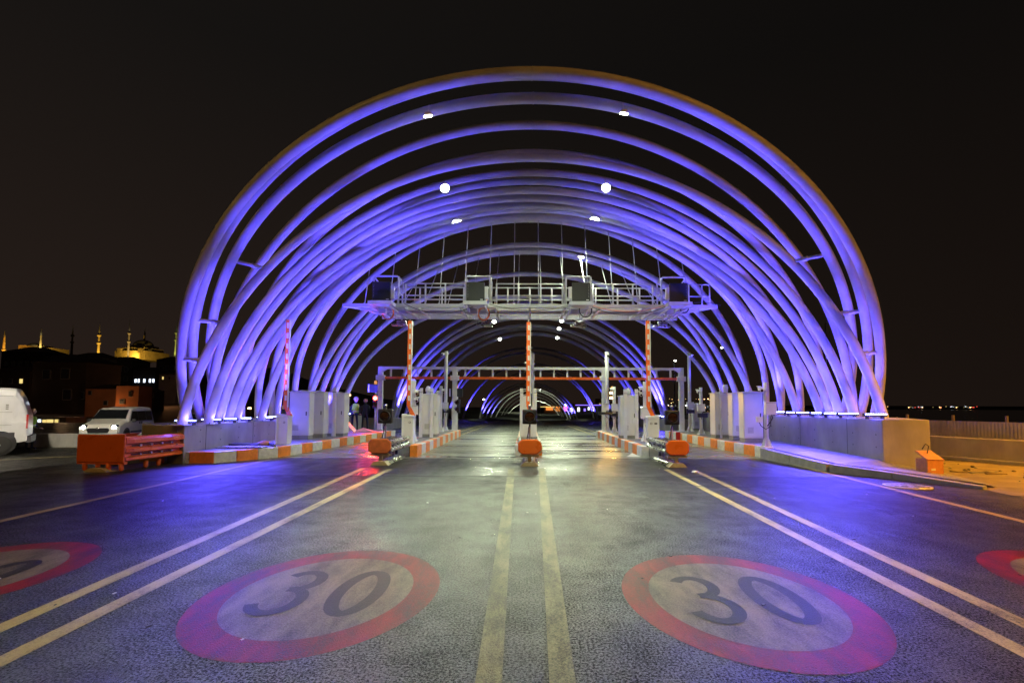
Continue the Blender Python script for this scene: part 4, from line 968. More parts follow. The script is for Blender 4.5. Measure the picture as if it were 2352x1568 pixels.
MB().tube([(0.03, 0, 0.2), (3.4, 0, 0.12)], 0.11, 'galvanised', 8, rs=[0.13, 0.09]).build('column', t)
MB().box((0, 0, 0.21), (0.04, 0.42, 0.42), 'cardboard', rx=R(20)).build('base_plate', t)
p = G(2280, 1056)
t = thing('cloth_bundle', (p.x, p.y, 0.0), 'crumpled pale cloth lying beside the fallen column', 'cloth')
m = MB(); vs = []; N = 12
for i in range(N + 1):
    for j in range(N + 1):
        u, v_ = i / N - 0.5, j / N - 0.5; r_ = max(0, 1 - 4 * (u * u + v_ * v_))
        vs.append((u * 0.55, v_ * 0.4, 0.01 + 0.2 * r_ ** 0.6 * (0.7 + 0.5 * random.random())))
m.add(vs, [(i * (N + 1) + j, (i + 1) * (N + 1) + j, (i + 1) * (N + 1) + j + 1, i * (N + 1) + j + 1) for i in range(N) for j in range(N)], 'cloth', True); m.build('cloth', t)

rb = MB()
for k in range(60):
    x, y = random.uniform(10.6, 14.5), random.uniform(9.6, 14.5)
    if x > 12.4 and y > 27.0 - x: continue
    s_ = random.uniform(0.02, 0.07); rb.lathe([(s_ * 0.5, 0), (s_, s_ * 0.4), (s_ * 0.4, s_ * 0.9)], (x, y, 0.0), random.choice(['kerb_grey', 'earth', 'stain']), 6, smooth=False)
for k in range(7): rb.box((random.uniform(11, 13.8), random.uniform(11.5, 13), 0.02), (random.uniform(0.3, 0.9), 0.08, 0.03), random.choice(['earth', 'kerb_grey']), rz=random.uniform(-0.5, 0.5))
tag(rb.build('rubble'), 'loose stones and offcuts scattered on the sandy verge', 'rubble', kind='stuff')
# loose sheets and debris on the left pavement
p = G(660, 1018, 0.31)
t = thing('flat_panel', (-8.5, 15.1, 0.31), 'flat grey metal panel lying on the left pavement', 'panel', rz=R(4))
MB().box((0, 0, 0.03), (1.3, 0.5, 0.04), 'galvanised').build('sheet', t, bevel=0.005)
t = thing('flat_panel', (-8.75, 15.75, 0.31), 'dark panel lying behind the grey one on the left pavement', 'panel', rz=R(2))
MB().box((0, 0, 0.05), (0.9, 0.4, 0.07), 'trim').build('sheet', t, bevel=0.005)
t = thing('bag', (-8.25, 15.9, 0.31), 'crumpled brown bag with a strap on the left pavement beside the barrier box', 'bag')
m = MB(); m.lathe([(0.02, 0.0), (0.2, 0.03), (0.18, 0.12), (0.06, 0.17)], (0, 0, 0), 'cardboard', 9); m.tube([(0.15, -0.05, 0.08), (0.35, -0.2, 0.05), (0.5, -0.4, 0.02)], 0.045, 'trim', 7)
m.build('bag_body', t)
t = thing('leaning_board', (-8.95, 24.3, 0.3), 'pale board leaning by the workers on the left pavement', 'board')
MB().box((0.35, 0, 0.36), (0.95, 0.5, 0.05), 'cabinet', ry=R(47)).build('sheet', t)
t = thing('plastic_sheet', (-8.0, 24.6, 0.31), 'crumpled pale sheet on the pavement beside the leaning board', 'sheet')
m = MB(); m.add([(-0.4, -0.3, 0.01), (0.55, -0.35, 0.02), (0.6, 0.2, 0.01), (-0.3, 0.3, 0.05), (0.0, 0.0, 0.2)], [(0, 1, 4), (1, 2, 4), (2, 3, 4), (3, 0, 4)], 'cloth'); m.build('sheet', t)
for i, (px, py, lb) in enumerate(((1330, 1023, 'dark scrap of straw lying on the apron right of the middle island'), (2390 * 0.5, 1098, None))):
    if lb:
        p = G(px, py); t = thing('litter', (p.x, p.y, 0.01), lb, 'litter'); MB().box((0, 0, 0.01), (0.3, 0.02, 0.015), 'trim', rz=R(40)).build('scrap', t)
p = G(1543, 1339 * 0.8167 + 5)
t = thing('litter', (4.05, 12.15, 0.01), 'small crumpled white paper on the asphalt below the right crash barrier', 'litter')
m = MB(); m.lathe([(0.03, 0), (0.09, 0.01), (0.06, 0.05), (0.02, 0.06)], (0, 0, 0), 'reflector_white', 7); m.build('paper', t)
t = thing('litter', (3.35, 16.0, 0.01), 'torn plastic scrap beside the nose of the right island', 'litter')
m = MB(); m.add([(-0.2, -0.1, 0.01), (0.25, -0.12, 0.01), (0.15, 0.1, 0.02), (-0.1, 0.12, 0.02), (0.0, 0.0, 0.12)], [(0, 1, 4), (1, 2, 4), (2, 3, 4), (3, 0, 4)], 'reflector_white'); m.build('scrap', t)
sc_ = MB()
for k in range(70):
    x, y = random.uniform(-7.5, 8), random.uniform(3, 15); a2 = random.uniform(0, 3); s_ = random.uniform(0.008, 0.022)
    sc_.box((x, y, 0.017), (s_ * 2, s_, 0.006), random.choice(['reflector_white', 'trim', 'trim']), rz=a2)
tag(sc_.build('grit'), 'tiny grit and scraps scattered over the asphalt', 'debris', kind='stuff')
t = thing('signal_case', (6.98, 23.2, 0.05), 'small red case standing at the far end of the right kerb', 'case', rz=R(-12)); MB().box((0, 0, 0.2), (0.2, 0.12, 0.36), 'red_trim').build('case', t, bevel=0.01)

# ------------------------------------------------------------------ vehicles
def wheel(t, x, y, z, r, w_, side):
    m = MB(); m.lathe([(r * 0.62, -w_ / 2), (r * 0.93, -w_ / 2), (r, -w_ * 0.3), (r, w_ * 0.3), (r * 0.93, w_ / 2), (r * 0.62, w_ / 2)], (x, y, z), 'rubber', 24, 'y')
    tw = m.build('wheel', t)
    m = MB(); m.lathe([(r * 0.62, side * w_ * 0.40), (r * 0.55, side * w_ * 0.47), (r * 0.25, side * w_ * 0.36), (r * 0.12, side * w_ * 0.5)], (x, y, z), 'rim', 20, 'y'); m.build('rim', tw)
    m = MB()
    for k in range(8): A = 2 * PI * k / 8; m.lathe([(r * 0.06, side * w_ * 0.44), (r * 0.06, side * w_ * 0.46)], (x + r * 0.4 * math.cos(A), y, z + r * 0.4 * math.sin(A)), 'black', 8, 'y')
    m.build('rim_hole', tw)
def body_loft(m, secs, mt):
    """secs: list of (x, [(y, z)...]) cross sections, closed"""
    n = len(secs[0][1]); vs = [(x, y, z) for x, pr in secs for y, z in pr]
    fs = [(i * n + j, i * n + (j + 1) % n, (i + 1) * n + (j + 1) % n, (i + 1) * n + j) for i in range(len(secs) - 1) for j in range(n)]
    fs += [tuple(reversed(range(n))), tuple(range((len(secs) - 1) * n, len(secs) * n))]
    m.add(vs, fs, mt, False)
# panel van, rear part in view; its length runs along x, rear at +x
VY = 19.4; t = thing('panel_van', (-22.55, 18.95, -0.35), 'tall white panel van at the left edge, its rear half in view', 'van', rz=R(40))
def vsec(wb, wt, h_, zb=0.42): return [(-wb, zb), (-wb, 1.2), (-wt - 0.03, h_ - 0.28), (-wt + 0.06, h_ - 0.06), (-wt + 0.22, h_), (wt - 0.22, h_), (wt - 0.06, h_ - 0.06), (wt + 0.03, h_ - 0.28), (wb, 1.2), (wb, zb)]
m = MB(); body_loft(m, [(-3.2, vsec(0.9, 0.4, 1.25)), (-2.6, vsec(0.98, 0.6, 1.5)), (-1.9, vsec(1.0, 0.86, 2.45)), (-1.2, vsec(1.0, 0.9, 2.62)), (1.6, vsec(1.0, 0.9, 2.60)), (2.35, vsec(1.0, 0.88, 2.56)), (2.55, vsec(0.99, 0.86, 2.2)), (2.75, vsec(0.98, 0.9, 1.5, 0.5))], 'van_white')
b = m.build('body', t, bevel=0.03)
m = MB(); m.box((-0.2, -1.012, 0.72), (5.2, 0.02, 0.22), 'trim'); m.box((2.78, -0.0, 0.55), (0.16, 1.9, 0.26), 'trim'); m.build('side_moulding', t)
m = MB()
for z in (1.12, 1.62, 2.25): m.box((0.6, -1.006 + max(0, (z - 1.2) * 0.065), z), (3.4, 0.008, 0.012), 'kerb_grey')
m.box((1.1, -1.004, 1.55), (0.012, 0.01, 1.3), 'kerb_grey'); m.build('door_seam', t)
for z in (1.75, 1.83, 1.9): MB().box((2.15, -0.985, z), (0.08, 0.02, 0.05), 'kerb_grey').build('hinge', t)
MB().box((2.73, -0.93, 1.25), (0.06, 0.12, 0.55), 'red_trim').build('tail_light', t)
m = MB(); m.lathe([(0.47, -0.02), (0.47, 0.06)], (2.0, -1.0, 0.42), 'black', 28, 'y'); m.build('wheel_arch', t)
wheel(t, 2.0, -0.93, 0.35, 0.36, 0.24, -1); wheel(t, 2.0, 0.93, 0.35, 0.36, 0.24, 1); wheel(t, -2.0, -0.93, 0.35, 0.36, 0.24, -1); wheel(t, -2.0, 0.93, 0.35, 0.36, 0.24, 1)

# small white van facing the camera, headlights on. local: front at -y
t = thing('compact_van', (-22.8, 28.15, -0.4), 'small white van facing the camera with both headlights on', 'van', rz=R(17))
def fs_(w_, z1, z2, zb=0.3): return [(-w_, zb), (-w_ * 1.02, 0.8), (-w_ * 0.99, z1), (-w_ * 0.84, z2 - 0.05), (-w_ * 0.74, z2), (w_ * 0.74, z2), (w_ * 0.84, z2 - 0.05), (w_ * 0.99, z1), (w_ * 1.02, 0.8), (w_, zb)]
secs = [(-2.25, fs_(0.80, 0.70, 0.78, 0.35)), (-2.12, fs_(0.87, 0.85, 0.96, 0.28)), (-1.55, fs_(0.89, 1.0, 1.12)), (-1.18, fs_(0.89, 1.02, 1.2)), (-0.55, fs_(0.89, 1.05, 1.72)), (-0.3, fs_(0.89, 1.05, 1.80)), (0.9, fs_(0.89, 1.05, 1.86)), (1.9, fs_(0.89, 1.05, 1.82)), (2.12, fs_(0.87, 1.05, 1.66)), (2.2, fs_(0.86, 0.95, 1.1, 0.35))]
m = MB(); n = 10
vs = [(y, x, z) for x, pr in secs for y, z in pr]
m.add(vs, [(i * n + j, i * n + (j + 1) % n, (i + 1) * n + (j + 1) % n, (i + 1) * n + j) for i in range(len(secs) - 1) for j in range(n)] + [tuple(range(n)), tuple(range(9 * n, 10 * n))], 'car_white')
m.build('body', t, bevel=0.03)
m = MB(); m.add([(-0.74, -1.19, 1.235), (0.74, -1.19, 1.235), (0.66, -0.63, 1.705), (-0.66, -0.63, 1.705), (-0.74, -1.10, 1.17), (0.74, -1.10, 1.17), (0.64, -0.5, 1.66), (-0.64, -0.5, 1.66)],
             [(0, 1, 2, 3), (7, 6, 5, 4), (0, 4, 5, 1), (1, 5, 6, 2), (2, 6, 7, 3), (3, 7, 4, 0)], 'glass'); m.build('windscreen', t)
for s_ in (-1, 1):
    m = MB(); z1, z2 = 1.08, 1.62
    def qx(z): return s_ * (0.905 - (z - 1.05) * 0.175 + 0.004)
    for ya, yb, yc in ((-0.95, -0.02, -0.55), (0.05, 1.0, 0.05), (1.08, 1.85, 1.08)):
        m.add([(qx(z1), ya, z1), (qx(z1), yb, z1), (qx(z2), yb, z2), (qx(z2), yc, z2), (qx(z1) - s_ * 0.03, ya, z1), (qx(z1) - s_ * 0.03, yb, z1), (qx(z2) - s_ * 0.03, yb, z2), (qx(z2) - s_ * 0.03, yc, z2)],
              [(0, 1, 2, 3), (7, 6, 5, 4), (0, 4, 5, 1), (1, 5, 6, 2), (2, 6, 7, 3), (3, 7, 4, 0)], 'glass')
    m.build('side_window', t)
    m = MB(); m.box((s_ * 0.66, -2.14, 0.80), (0.34, 0.14, 0.26), 'glass', rz=s_ * R(14)); hl = m.build('headlight', t, bevel=0.03)
    m = MB(); m.lathe([(0.085, 0.02), (0.08, -0.02), (0.03, -0.035)], (s_ * 0.66, -2.23, 0.80), 'headlight', 16, 'y'); m.build('bulb', hl)
    MB().box((s_ * 1.0, -0.85, 1.12), (0.18, 0.10, 0.17), 'trim').build('mirror', t, bevel=0.03)
    for y in (-1.38, 1.38):
        m = MB(); r = 0.33
        m.lathe([(0.2, -0.1), (r * 0.94, -0.1), (r, -0.05), (r, 0.05), (r * 0.94, 0.1), (0.2, 0.1)], (s_ * 0.83, y, 0.32), 'rubber', 22, 'x'); wv = m.build('wheel', t)
        m = MB(); m.lathe([(0.2, s_ * 0.07), (0.18, s_ * 0.09), (0.05, s_ * 0.08)], (s_ * 0.83, y, 0.32), 'rim', 16, 'x'); m.build('rim', wv)
        m = MB(); m.lathe([(0.39, s_ * -0.02), (0.39, s_ * 0.035)], (s_ * 0.875, y, 0.36), 'black', 24, 'x'); m.build('wheel_arch', t)
    for q in (0.35, 0.1): MB().box((s_ * 0.925, q, 0.98), (0.02, 0.10, 0.14), 'black').build('door_handle', t)
    m = MB(); m.box((s_ * 0.912, 0.0, 0.5), (0.02, 1.9, 0.10), 'trim'); m.build('side_moulding', t)
m = MB(); m.prism([(-0.42, 0.52), (0.42, 0.52), (0.5, 0.70), (0.42, 0.76), (-0.42, 0.76), (-0.5, 0.70)], -2.30, -2.2, 'black', 'xz'); m.build('grille', t, bevel=0.01)
m = MB(); m.lathe([(0.07, 0), (0.07, -0.03), (0.04, -0.04)], (0, -2.30, 0.74), 'chrome', 18, 'y'); m.build('badge', t)
m = MB(); m.box((0, -2.305, 0.44), (0.52, 0.02, 0.11), 'plate'); m.build('number_plate', t)
MB().box((0, -2.24, 0.36), (1.5, 0.1, 0.14), 'trim').build('bumper', t, bevel=0.02)
for s_ in (-1, 1):
    q = Matrix.Rotation(R(17), 3, 'Z') @ Vector((s_ * 0.66, -2.32, 0.80)) + Vector((-22.8, 28.15, -0.4))
    spot('headlight_beam', q, (q.x + 2.0, q.y - 12, -0.6), 14, (1, 0.97, 0.9), 90, 0.8, 0.05)
spot('van_underglow', (-21.6, 19.4, -0.08), (-21.2, 18.4, -0.4), 30, (0.95, 1, 0.85), 150, 0.6, 0.05)

# dark saloon behind
t = thing('saloon_car', (-21.6, 34.0, -0.4), 'dark saloon car parked behind the small white van', 'car', rz=R(72))
def cs(w_, z1, z2, tw=0.72): return [(-w_, 0.25), (-w_, 0.7), (-w_ * 0.97, z1), (-w_ * tw, z2), (w_ * tw, z2), (w_ * 0.97, z1), (w_, 0.7), (w_, 0.25)]
secs = [(-2.2, cs(0.75, 0.6, 0.62)), (-1.9, cs(0.85, 0.75, 0.8)), (-1.0, cs(0.88, 0.88, 0.93)), (-0.3, cs(0.88, 0.92, 1.4, 0.7)), (0.8, cs(0.88, 0.92, 1.44, 0.7)), (1.6, cs(0.88, 0.92, 1.02)), (2.15, cs(0.8, 0.85, 0.92)), (2.2, cs(0.78, 0.7, 0.75))]
n = 8; m = MB(); m.add([(y, x, z) for x, pr in secs for y, z in pr], [(i * n + j, i * n + (j + 1) % n, (i + 1) * n + (j + 1) % n, (i + 1) * n + j) for i in range(7) for j in range(n)] + [tuple(range(n)), tuple(range(7 * n, 8 * n))], 'car_dark')
m.build('body', t, bevel=0.03)
for s_ in (-1, 1):
    m = MB(); m.add([(s_ * 0.865, -0.85, 0.93), (s_ * 0.865, 1.45, 0.95), (s_ * 0.66, 0.85, 1.38), (s_ * 0.66, -0.25, 1.36)], [(0, 1, 2, 3)], 'glass'); o_ = m.build('side_window', t)
    so = o_.modifiers.new('solid', 'SOLIDIFY'); so.thickness = 0.02; so.offset = 0
    for y in (-1.35, 1.35):
        m = MB(); m.lathe([(0.2, -0.1), (0.32, -0.08), (0.32, 0.08), (0.2, 0.1)], (s_ * 0.8, y, 0.31), 'rubber', 20, 'x'); m.build('wheel', t)

# ------------------------------------------------------------------ people
def person(loc, label, rz=0, vest='hivis_green', helmet='helmet_white', lean=0.0, coat='navy', bend=0.0, seed=0):
    t = thing('person', loc, label, 'person', 'workers near the left plinth', rz=rz)
    J = [(0, 0, 0.95), (0, -0.02, 1.15), (0, -0.04 - bend * 0.1, 1.35), (0, -0.05 - bend * 0.2, 1.47), (0, -0.06 - bend * 0.26, 1.56),
         (-0.10, 0, 0.90), (-0.12, -0.03, 0.50), (-0.13, 0.02, 0.09), (-0.14, -0.13, 0.04),
         (0.10, 0, 0.90), (0.13, -0.05, 0.50), (0.15, 0.0, 0.09), (0.16, -0.15, 0.04),
         (-0.17, -0.04 - bend * 0.15, 1.40), (-0.25, 0.0 - bend * 0.2, 1.13), (-0.20, -0.20 - bend * 0.2, 0.98), (-0.17, -0.28 - bend * 0.2, 0.97),
         (0.17, -0.04 - bend * 0.15, 1.40), (0.25, 0.0 - bend * 0.2, 1.13), (0.21, -0.16 - bend * 0.2, 0.95), (0.19, -0.24 - bend * 0.2, 0.93)]
    Rr = [0.15, 0.14, 0.17, 0.07, 0.06, 0.09, 0.065, 0.045, 0.04, 0.09, 0.065, 0.045, 0.04, 0.065, 0.048, 0.036, 0.03, 0.065, 0.048, 0.036, 0.03]
    E_ = [(0, 1), (1, 2), (2, 3), (3, 4), (0, 5), (5, 6), (6, 7), (7, 8), (0, 9), (9, 10), (10, 11), (11, 12), (2, 13), (13, 14), (14, 15), (15, 16), (2, 17), (17, 18), (18, 19), (19, 20)]
    me = bpy.data.meshes.new('body'); me.from_pydata(J, E_, []); me.materials.append(MATS[coat])
    o = bpy.data.objects.new('body', me); C.objects.link(o); o.parent = t
    o.modifiers.new('skin', 'SKIN'); sv = me.skin_vertices[0].data
    for i, r_ in enumerate(Rr): sv[i].radius = (r_, r_ * 0.8); sv[i].use_root = (i == 0)
    sb = o.modifiers.new('sub', 'SUBSURF'); sb.levels = 1; sb.render_levels = 2
    hy = -0.08 - bend * 0.3
    m = MB(); m.lathe([(0.03, -0.11), (0.075, -0.09), (0.095, -0.02), (0.098, 0.05), (0.08, 0.10), (0.03, 0.12)], (0, hy, 1.66), 'skin', 16)
    m.box((0, hy - 0.10, 1.655), (0.028, 0.04, 0.05), 'skin'); m.box((-0.1, hy, 1.66), (0.02, 0.04, 0.06), 'skin'); m.box((0.1, hy, 1.66), (0.02, 0.04, 0.06), 'skin')
    hd = m.build('head', t, bevel=0.006)
    m = MB(); m.box((-0.035, hy - 0.096, 1.685), (0.022, 0.012, 0.01), 'black'); m.box((0.035, hy - 0.096, 1.685), (0.022, 0.012, 0.01), 'black'); m.box((0, hy - 0.092, 1.60), (0.045, 0.012, 0.008), 'red_trim'); m.build('face', hd)
    if helmet:
        m = MB(); m.lathe([(0.14, 0.0), (0.125, 0.015), (0.12, 0.06), (0.095, 0.11), (0.03, 0.14)], (0, hy, 1.70), helmet, 18); m.box((0, hy - 0.13, 1.705), (0.14, 0.08, 0.012), helmet); m.build('helmet', t)
    if vest:
        m = MB(); P_ = []
        for z, rx_, ry_, oy in ((0.98, 0.20, 0.155, 0.0), (1.15, 0.19, 0.15, -0.02), (1.33, 0.215, 0.16, -0.04 - bend * 0.1), (1.45, 0.15, 0.12, -0.05 - bend * 0.18)):
            P_ += [(rx_ * math.cos(A), oy + ry_ * math.sin(A), z) for A in [2 * PI * j / 16 for j in range(16)]]
        m.add(P_, [(i * 16 + j, i * 16 + (j + 1) % 16, (i + 1) * 16 + (j + 1) % 16, (i + 1) * 16 + j) for i in range(3) for j in range(16)], vest, True)
        v_ = m.build('vest', t)
        P_ = []
        for z in (1.04, 1.09): P_ += [(0.206 * math.cos(A), -0.01 + 0.16 * math.sin(A), z) for A in [2 * PI * j / 16 for j in range(16)]]
        MB().add(P_, [(j, (j + 1) % 16, 16 + (j + 1) % 16, 16 + j) for j in range(16)], 'reflector_white', True).build('reflective_band', v_)
    for s_, q in ((-1, (-0.165, -0.31 - bend * 0.2, 0.965)), (1, (0.185, -0.27 - bend * 0.2, 0.925))):
        m = MB(); m.box(q, (0.05, 0.08, 0.03), 'skin')
        for k in range(4): m.tube([(q[0] - 0.02 + k * 0.0135, q[1] - 0.035, q[2]), (q[0] - 0.02 + k * 0.0135, q[1] - 0.08 + 0.008 * (k % 3), q[2] - 0.015), (q[0] - 0.02 + k * 0.0135, q[1] - 0.10 + 0.01 * (k % 3), q[2] - 0.035)], 0.007, 'skin', 6)
        m.tube([(q[0] - s_ * 0.02, q[1], q[2]), (q[0] - s_ * 0.045, q[1] - 0.04, q[2] - 0.01)], 0.008, 'skin', 6); m.build('hand', t)
    return t
person((-9.05, 26.4, 0.22), 'worker in white helmet and green vest standing right of the cabinets, head turned', R(35), bend=0.4)
person((-8.75, 27.2, 0.18), 'dark clothed figure standing behind the worker in the green vest', R(200), vest=None, helmet=None)
person((-11.7, 29.2, 0.10), 'worker in orange vest and white helmet seen between the left cabinets', R(150), vest='hivis_orange')
person((-11.15, 28.2, -0.1), 'worker in yellow-green vest just right of the one in orange', R(170), vest='hivis_green', helmet=None)
person((-14.1, 29.0, -0.2), 'dark clothed figure seen behind the leftmost raised boom', R(190), vest=None, helmet=None)
person((-21.72, 22.0, -0.4), 'person in bright green vest standing behind the rear of the panel van', R(100), vest='hivis_green', helmet=None)

# ------------------------------------------------------------------ left: side barrier, hill and old town
t = thing('road_barrier', (-19, 23.6, -0.4), 'low concrete barrier behind the panel van and crash cushion', 'barrier')
MB().prism([(-0.3, 0), (0.3, 0), (0.16, 0.62), (-0.16, 0.62)], -16, 7.0, 'concrete', 'yz').build('wall', t, bevel=0.01)
hv = []; hx = [-900 + 60 * i for i in range(17)]; hyv = [70, 100, 150, 220, 320, 450, 600, 760]
for y in hyv:
    for x in hx:
        ax = x / y
        top = 0.090 * (y - 60) ** 1.0 * (0.8 + 0.2 * math.sin(x * 0.013 + y * 0.01))
        fade = min(1, max(0, (-ax - 0.28) / 0.2)); hv.append((x, y, -1.5 + top * fade * 1.0))
m = MB(); n = len(hx); m.add(hv, [(j * n + i, j * n + i + 1, (j + 1) * n + i + 1, (j + 1) * n + i) for j in range(len(hyv) - 1) for i in range(n - 1)], 'far_ground', True)
tag(m.build('hill'), 'dark hillside of the old town on the left', kind='structure')

def house(px0, px1, pyt, pyb, Y, wall, label, roof=True, wins=(), depth=None, rx=0.0, cat='building'):
    a = D(px0, pyb, Y); b = D(px1, pyb, Y); tp = D((px0 + px1) / 2, pyt, Y); w_ = b.x - a.x; z0 = min(a.z, b.z); h_ = tp.z - z0; d_ = depth or w_ * 0.8
    t = thing('town_house', ((a.x + b.x) / 2, Y, z0), label, cat, 'houses of the old town on the dark hillside')
    MB().box((0, d_ / 2, h_ / 2 - 4), (w_, d_, h_ + 8), wall).build('wall', t)
    if roof:
        e_ = w_ * 0.04; rh = w_ * 0.16; m = MB()
        m.add([(-w_/2 - e_, -e_, h_), (w_/2 + e_, -e_, h_), (w_/2 + e_, d_ + e_, h_), (-w_/2 - e_, d_ + e_, h_), (-w_/4, d_/2, h_ + rh), (w_/4, d_/2, h_ + rh)],
              [(3, 2, 1, 0), (0, 1, 5, 4), (1, 2, 5), (2, 3, 4, 5), (3, 0, 4)], 'roof_tile'); m.build('roof', t)
    sc2 = Y / F
    for (wx, wy, ww, wh, mt) in wins:
        x = (wx - (px0 + px1) / 2) * sc2; z = D(wx, wy, Y).z - z0
        f_ = MB().box((x, -0.06, z), (ww * sc2 * 1.25, 0.12, wh * sc2 * 1.15), 'window_frame').build('window', t)
        MB().box((x, -0.14, z), (ww * sc2, 0.06, wh * sc2), mt).build('pane', f_)
    return t
def rwins(x0, x1, y0, y1, nx_, ny_, lit=0.12, mt='window_dark', w_=7, h_=10):
    o = []
    for i in range(nx_):
        for j in range(ny_):
            o.append((x0 + (x1 - x0) * (i + 0.5) / nx_, y0 + (y1 - y0) * (j + 0.5) / ny_, w_, h_, mt if random.random() > lit else 'window_lit_warm'))
    return o
house(-30, 60, 852, 990, 95, 'wall_dark', 'dark building behind the panel van at the left edge', wins=rwins(-20, 55, 862, 940, 3, 3))
house(66, 190, 832, 995, 80, 'wall_dark', 'broad dark building with faint window frames left of the small van', wins=[(143, 858, 17, 22, 'window_dark'), (150, 906, 17, 22, 'window_dark'), (100, 860, 15, 20, 'window_dark'), (186, 908, 5, 16, 'window_dark')])
house(190, 232, 822, 985, 120, 'wall_grey', 'narrow grey house with a lit slit window beside the broad dark building', wins=[(198, 856, 3, 20, 'window_lit_white'), (215, 890, 8, 12, 'window_dark')])
house(192, 262, 893, 990, 76, 'wall_ochre', 'low ochre house left of the orange lit house', wins=[(203, 902, 6, 9, 'window_dark'), (240, 925, 8, 10, 'window_dark')])
house(262, 314, 886, 990, 70, 'wall_ochre', 'orange lit house wall with one dark window', roof=False, wins=[(296, 904, 6, 12, 'window_dark'), (278, 922, 10, 10, 'window_dark')])
house(314, 352, 898, 985, 86, 'wall_dark', 'brown house with a round topped window right of the orange lit house', wins=[(331, 907, 10, 14, 'window_dark'), (345, 908, 6, 9, 'window_dark')])
house(230, 300, 828, 900, 190, 'wall_dark', 'dark house high on the hill below the mosque', wins=rwins(235, 295, 838, 880, 4, 2))
house(352, 412, 826, 985, 130, 'wall_dark', 'dark brown house beside the outermost hoop on the left', wins=rwins(358, 410, 836, 890, 4, 3))
house(300, 352, 850, 960, 140, 'wall_grey', 'grey house with a row of five bright windows', wins=[(308, 874, 3.6, 8, 'window_lit_white'), (315, 874, 3.6, 8, 'window_lit_white'), (328, 874, 4.2, 8, 'window_lit_white'), (341, 874, 4.2, 8, 'window_lit_white'), (349, 874, 3.6, 8, 'window_lit_white')])
house(160, 228, 818, 845, 240, 'wall_dark', 'pale fronted house with two small lit windows on the ridge', wins=[(179, 829, 3.5, 5, 'window_lit_white'), (185, 829, 3.5, 5, 'window_lit_white'), (200, 829, 4, 5, 'window_dark'), (168, 829, 4, 5, 'window_dark')])
house(360, 400, 860, 980, 110, 'wall_grey', 'small grey house with one warm lit window near the hoop', wins=[(344 + 26, 868, 3, 6, 'window_lit_warm'), (385, 868, 4, 6, 'window_dark'), (372, 900, 4, 7, 'window_dark')])
house(0, 90, 808, 860, 210, 'wall_dark', 'long dark house on the ridge at the left edge', wins=rwins(5, 85, 820, 850, 5, 1))
house(96, 165, 822, 850, 200, 'wall_dark', 'dark roofed house on the ridge left of the thin minaret', wins=rwins(100, 160, 832, 848, 4, 1))
house(84, 150, 958, 985, 60, 'wall_dark', 'low shed with three yellow lit windows behind the side road', roof=False, wins=[(92, 966, 6, 6, 'window_lit_white'), (103, 968, 7, 9, 'window_lit_warm'), (116, 968, 15, 10, 'window_lit_warm'), (131, 968, 7, 10, 'window_lit_warm')])
point('house_fill', D(285, 930, 62) + Vector((0, 0, -0.5)), 170, (1.0, 0.35, 0.08), 0.3)
point('house_fill', D(150, 930, 66), 220, (1.0, 0.6, 0.3), 0.3)  # unseen point lights added among the houses to bring out dark walls
point('house_fill', D(380, 900, 95), 500, (1.0, 0.4, 0.15), 0.3)
point('house_fill', D(30, 880, 80), 260, (1.0, 0.6, 0.35), 0.3)
point('house_fill', D(200, 850, 150), 700, (0.9, 0.7, 0.5), 0.3)
point('house_fill', D(235, 935, 68), 160, (1.0, 0.35, 0.08), 0.3)

# mosque and minarets, floodlit
MY = 700.0; S = MY / F
def up(px, py, Y=MY): return D(px, py, Y)
base = up(328, 822)
t = thing('mosque', base, 'floodlit golden mosque with a large dark dome on the ridge', 'mosque')
def loc_(px, py): v = up(px, py); return ((px - 328) * S, (v - base).z)
m = MB(); m.box((0, 0, 2), (68 * S, 46, 12), 'stone_gold'); m.box((0, 0, 10), (52 * S, 36, 6), 'stone_gold'); m.box((0, 2, 14.5), (36 * S, 26, 5), 'stone_gold')
m.box((-24 * S, -20, 8), (8 * S, 8, 6), 'stone_gold'); m.box((22 * S, -20, 8), (8 * S, 8, 6), 'stone_gold'); m.build('wall', t)
def dome(m, x, y, z, r, h_=None, mt='lead_roof', n=20):
    h_ = h_ or r * 0.75; m.lathe([(r * math.cos(A), h_ * math.sin(A)) for A in [R(88) * i / 7 for i in range(8)]], (x, y, z), mt, n)
m = MB(); dome(m, 0, 0, 17, 12, 8.5); m.build('main_dome', t)
for x, z, r in ((-16, 8, 5.5), (16, 8, 5.5), (-8, 12.8, 5), (9, 12.8, 5), (-22, 11, 2.4), (22, 11, 2.4), (-12.5, 16.5, 1.8), (12.5, 16.5, 1.8)):
    m = MB(); dome(m, x, -12, z, r); m.build('side_dome', t)
MB().lathe([(0.5, 0), (0.35, 3), (0.9, 3.6), (0.35, 4.4), (0.8, 5.2), (0.25, 6), (0.1, 8.5)], (0, 0, 25.4), 'gold', 10).build('finial', t)
for k in range(11): MB().box((-14 + k * 2.8, -18.2, 10), (1.1, 0.3, 2.6), 'window_dark').build('window', t)
for k in range(13): MB().box((-10 + k * 1.7, -11.2, 15), (0.7, 0.3, 1.8), 'window_dark').build('window', t)
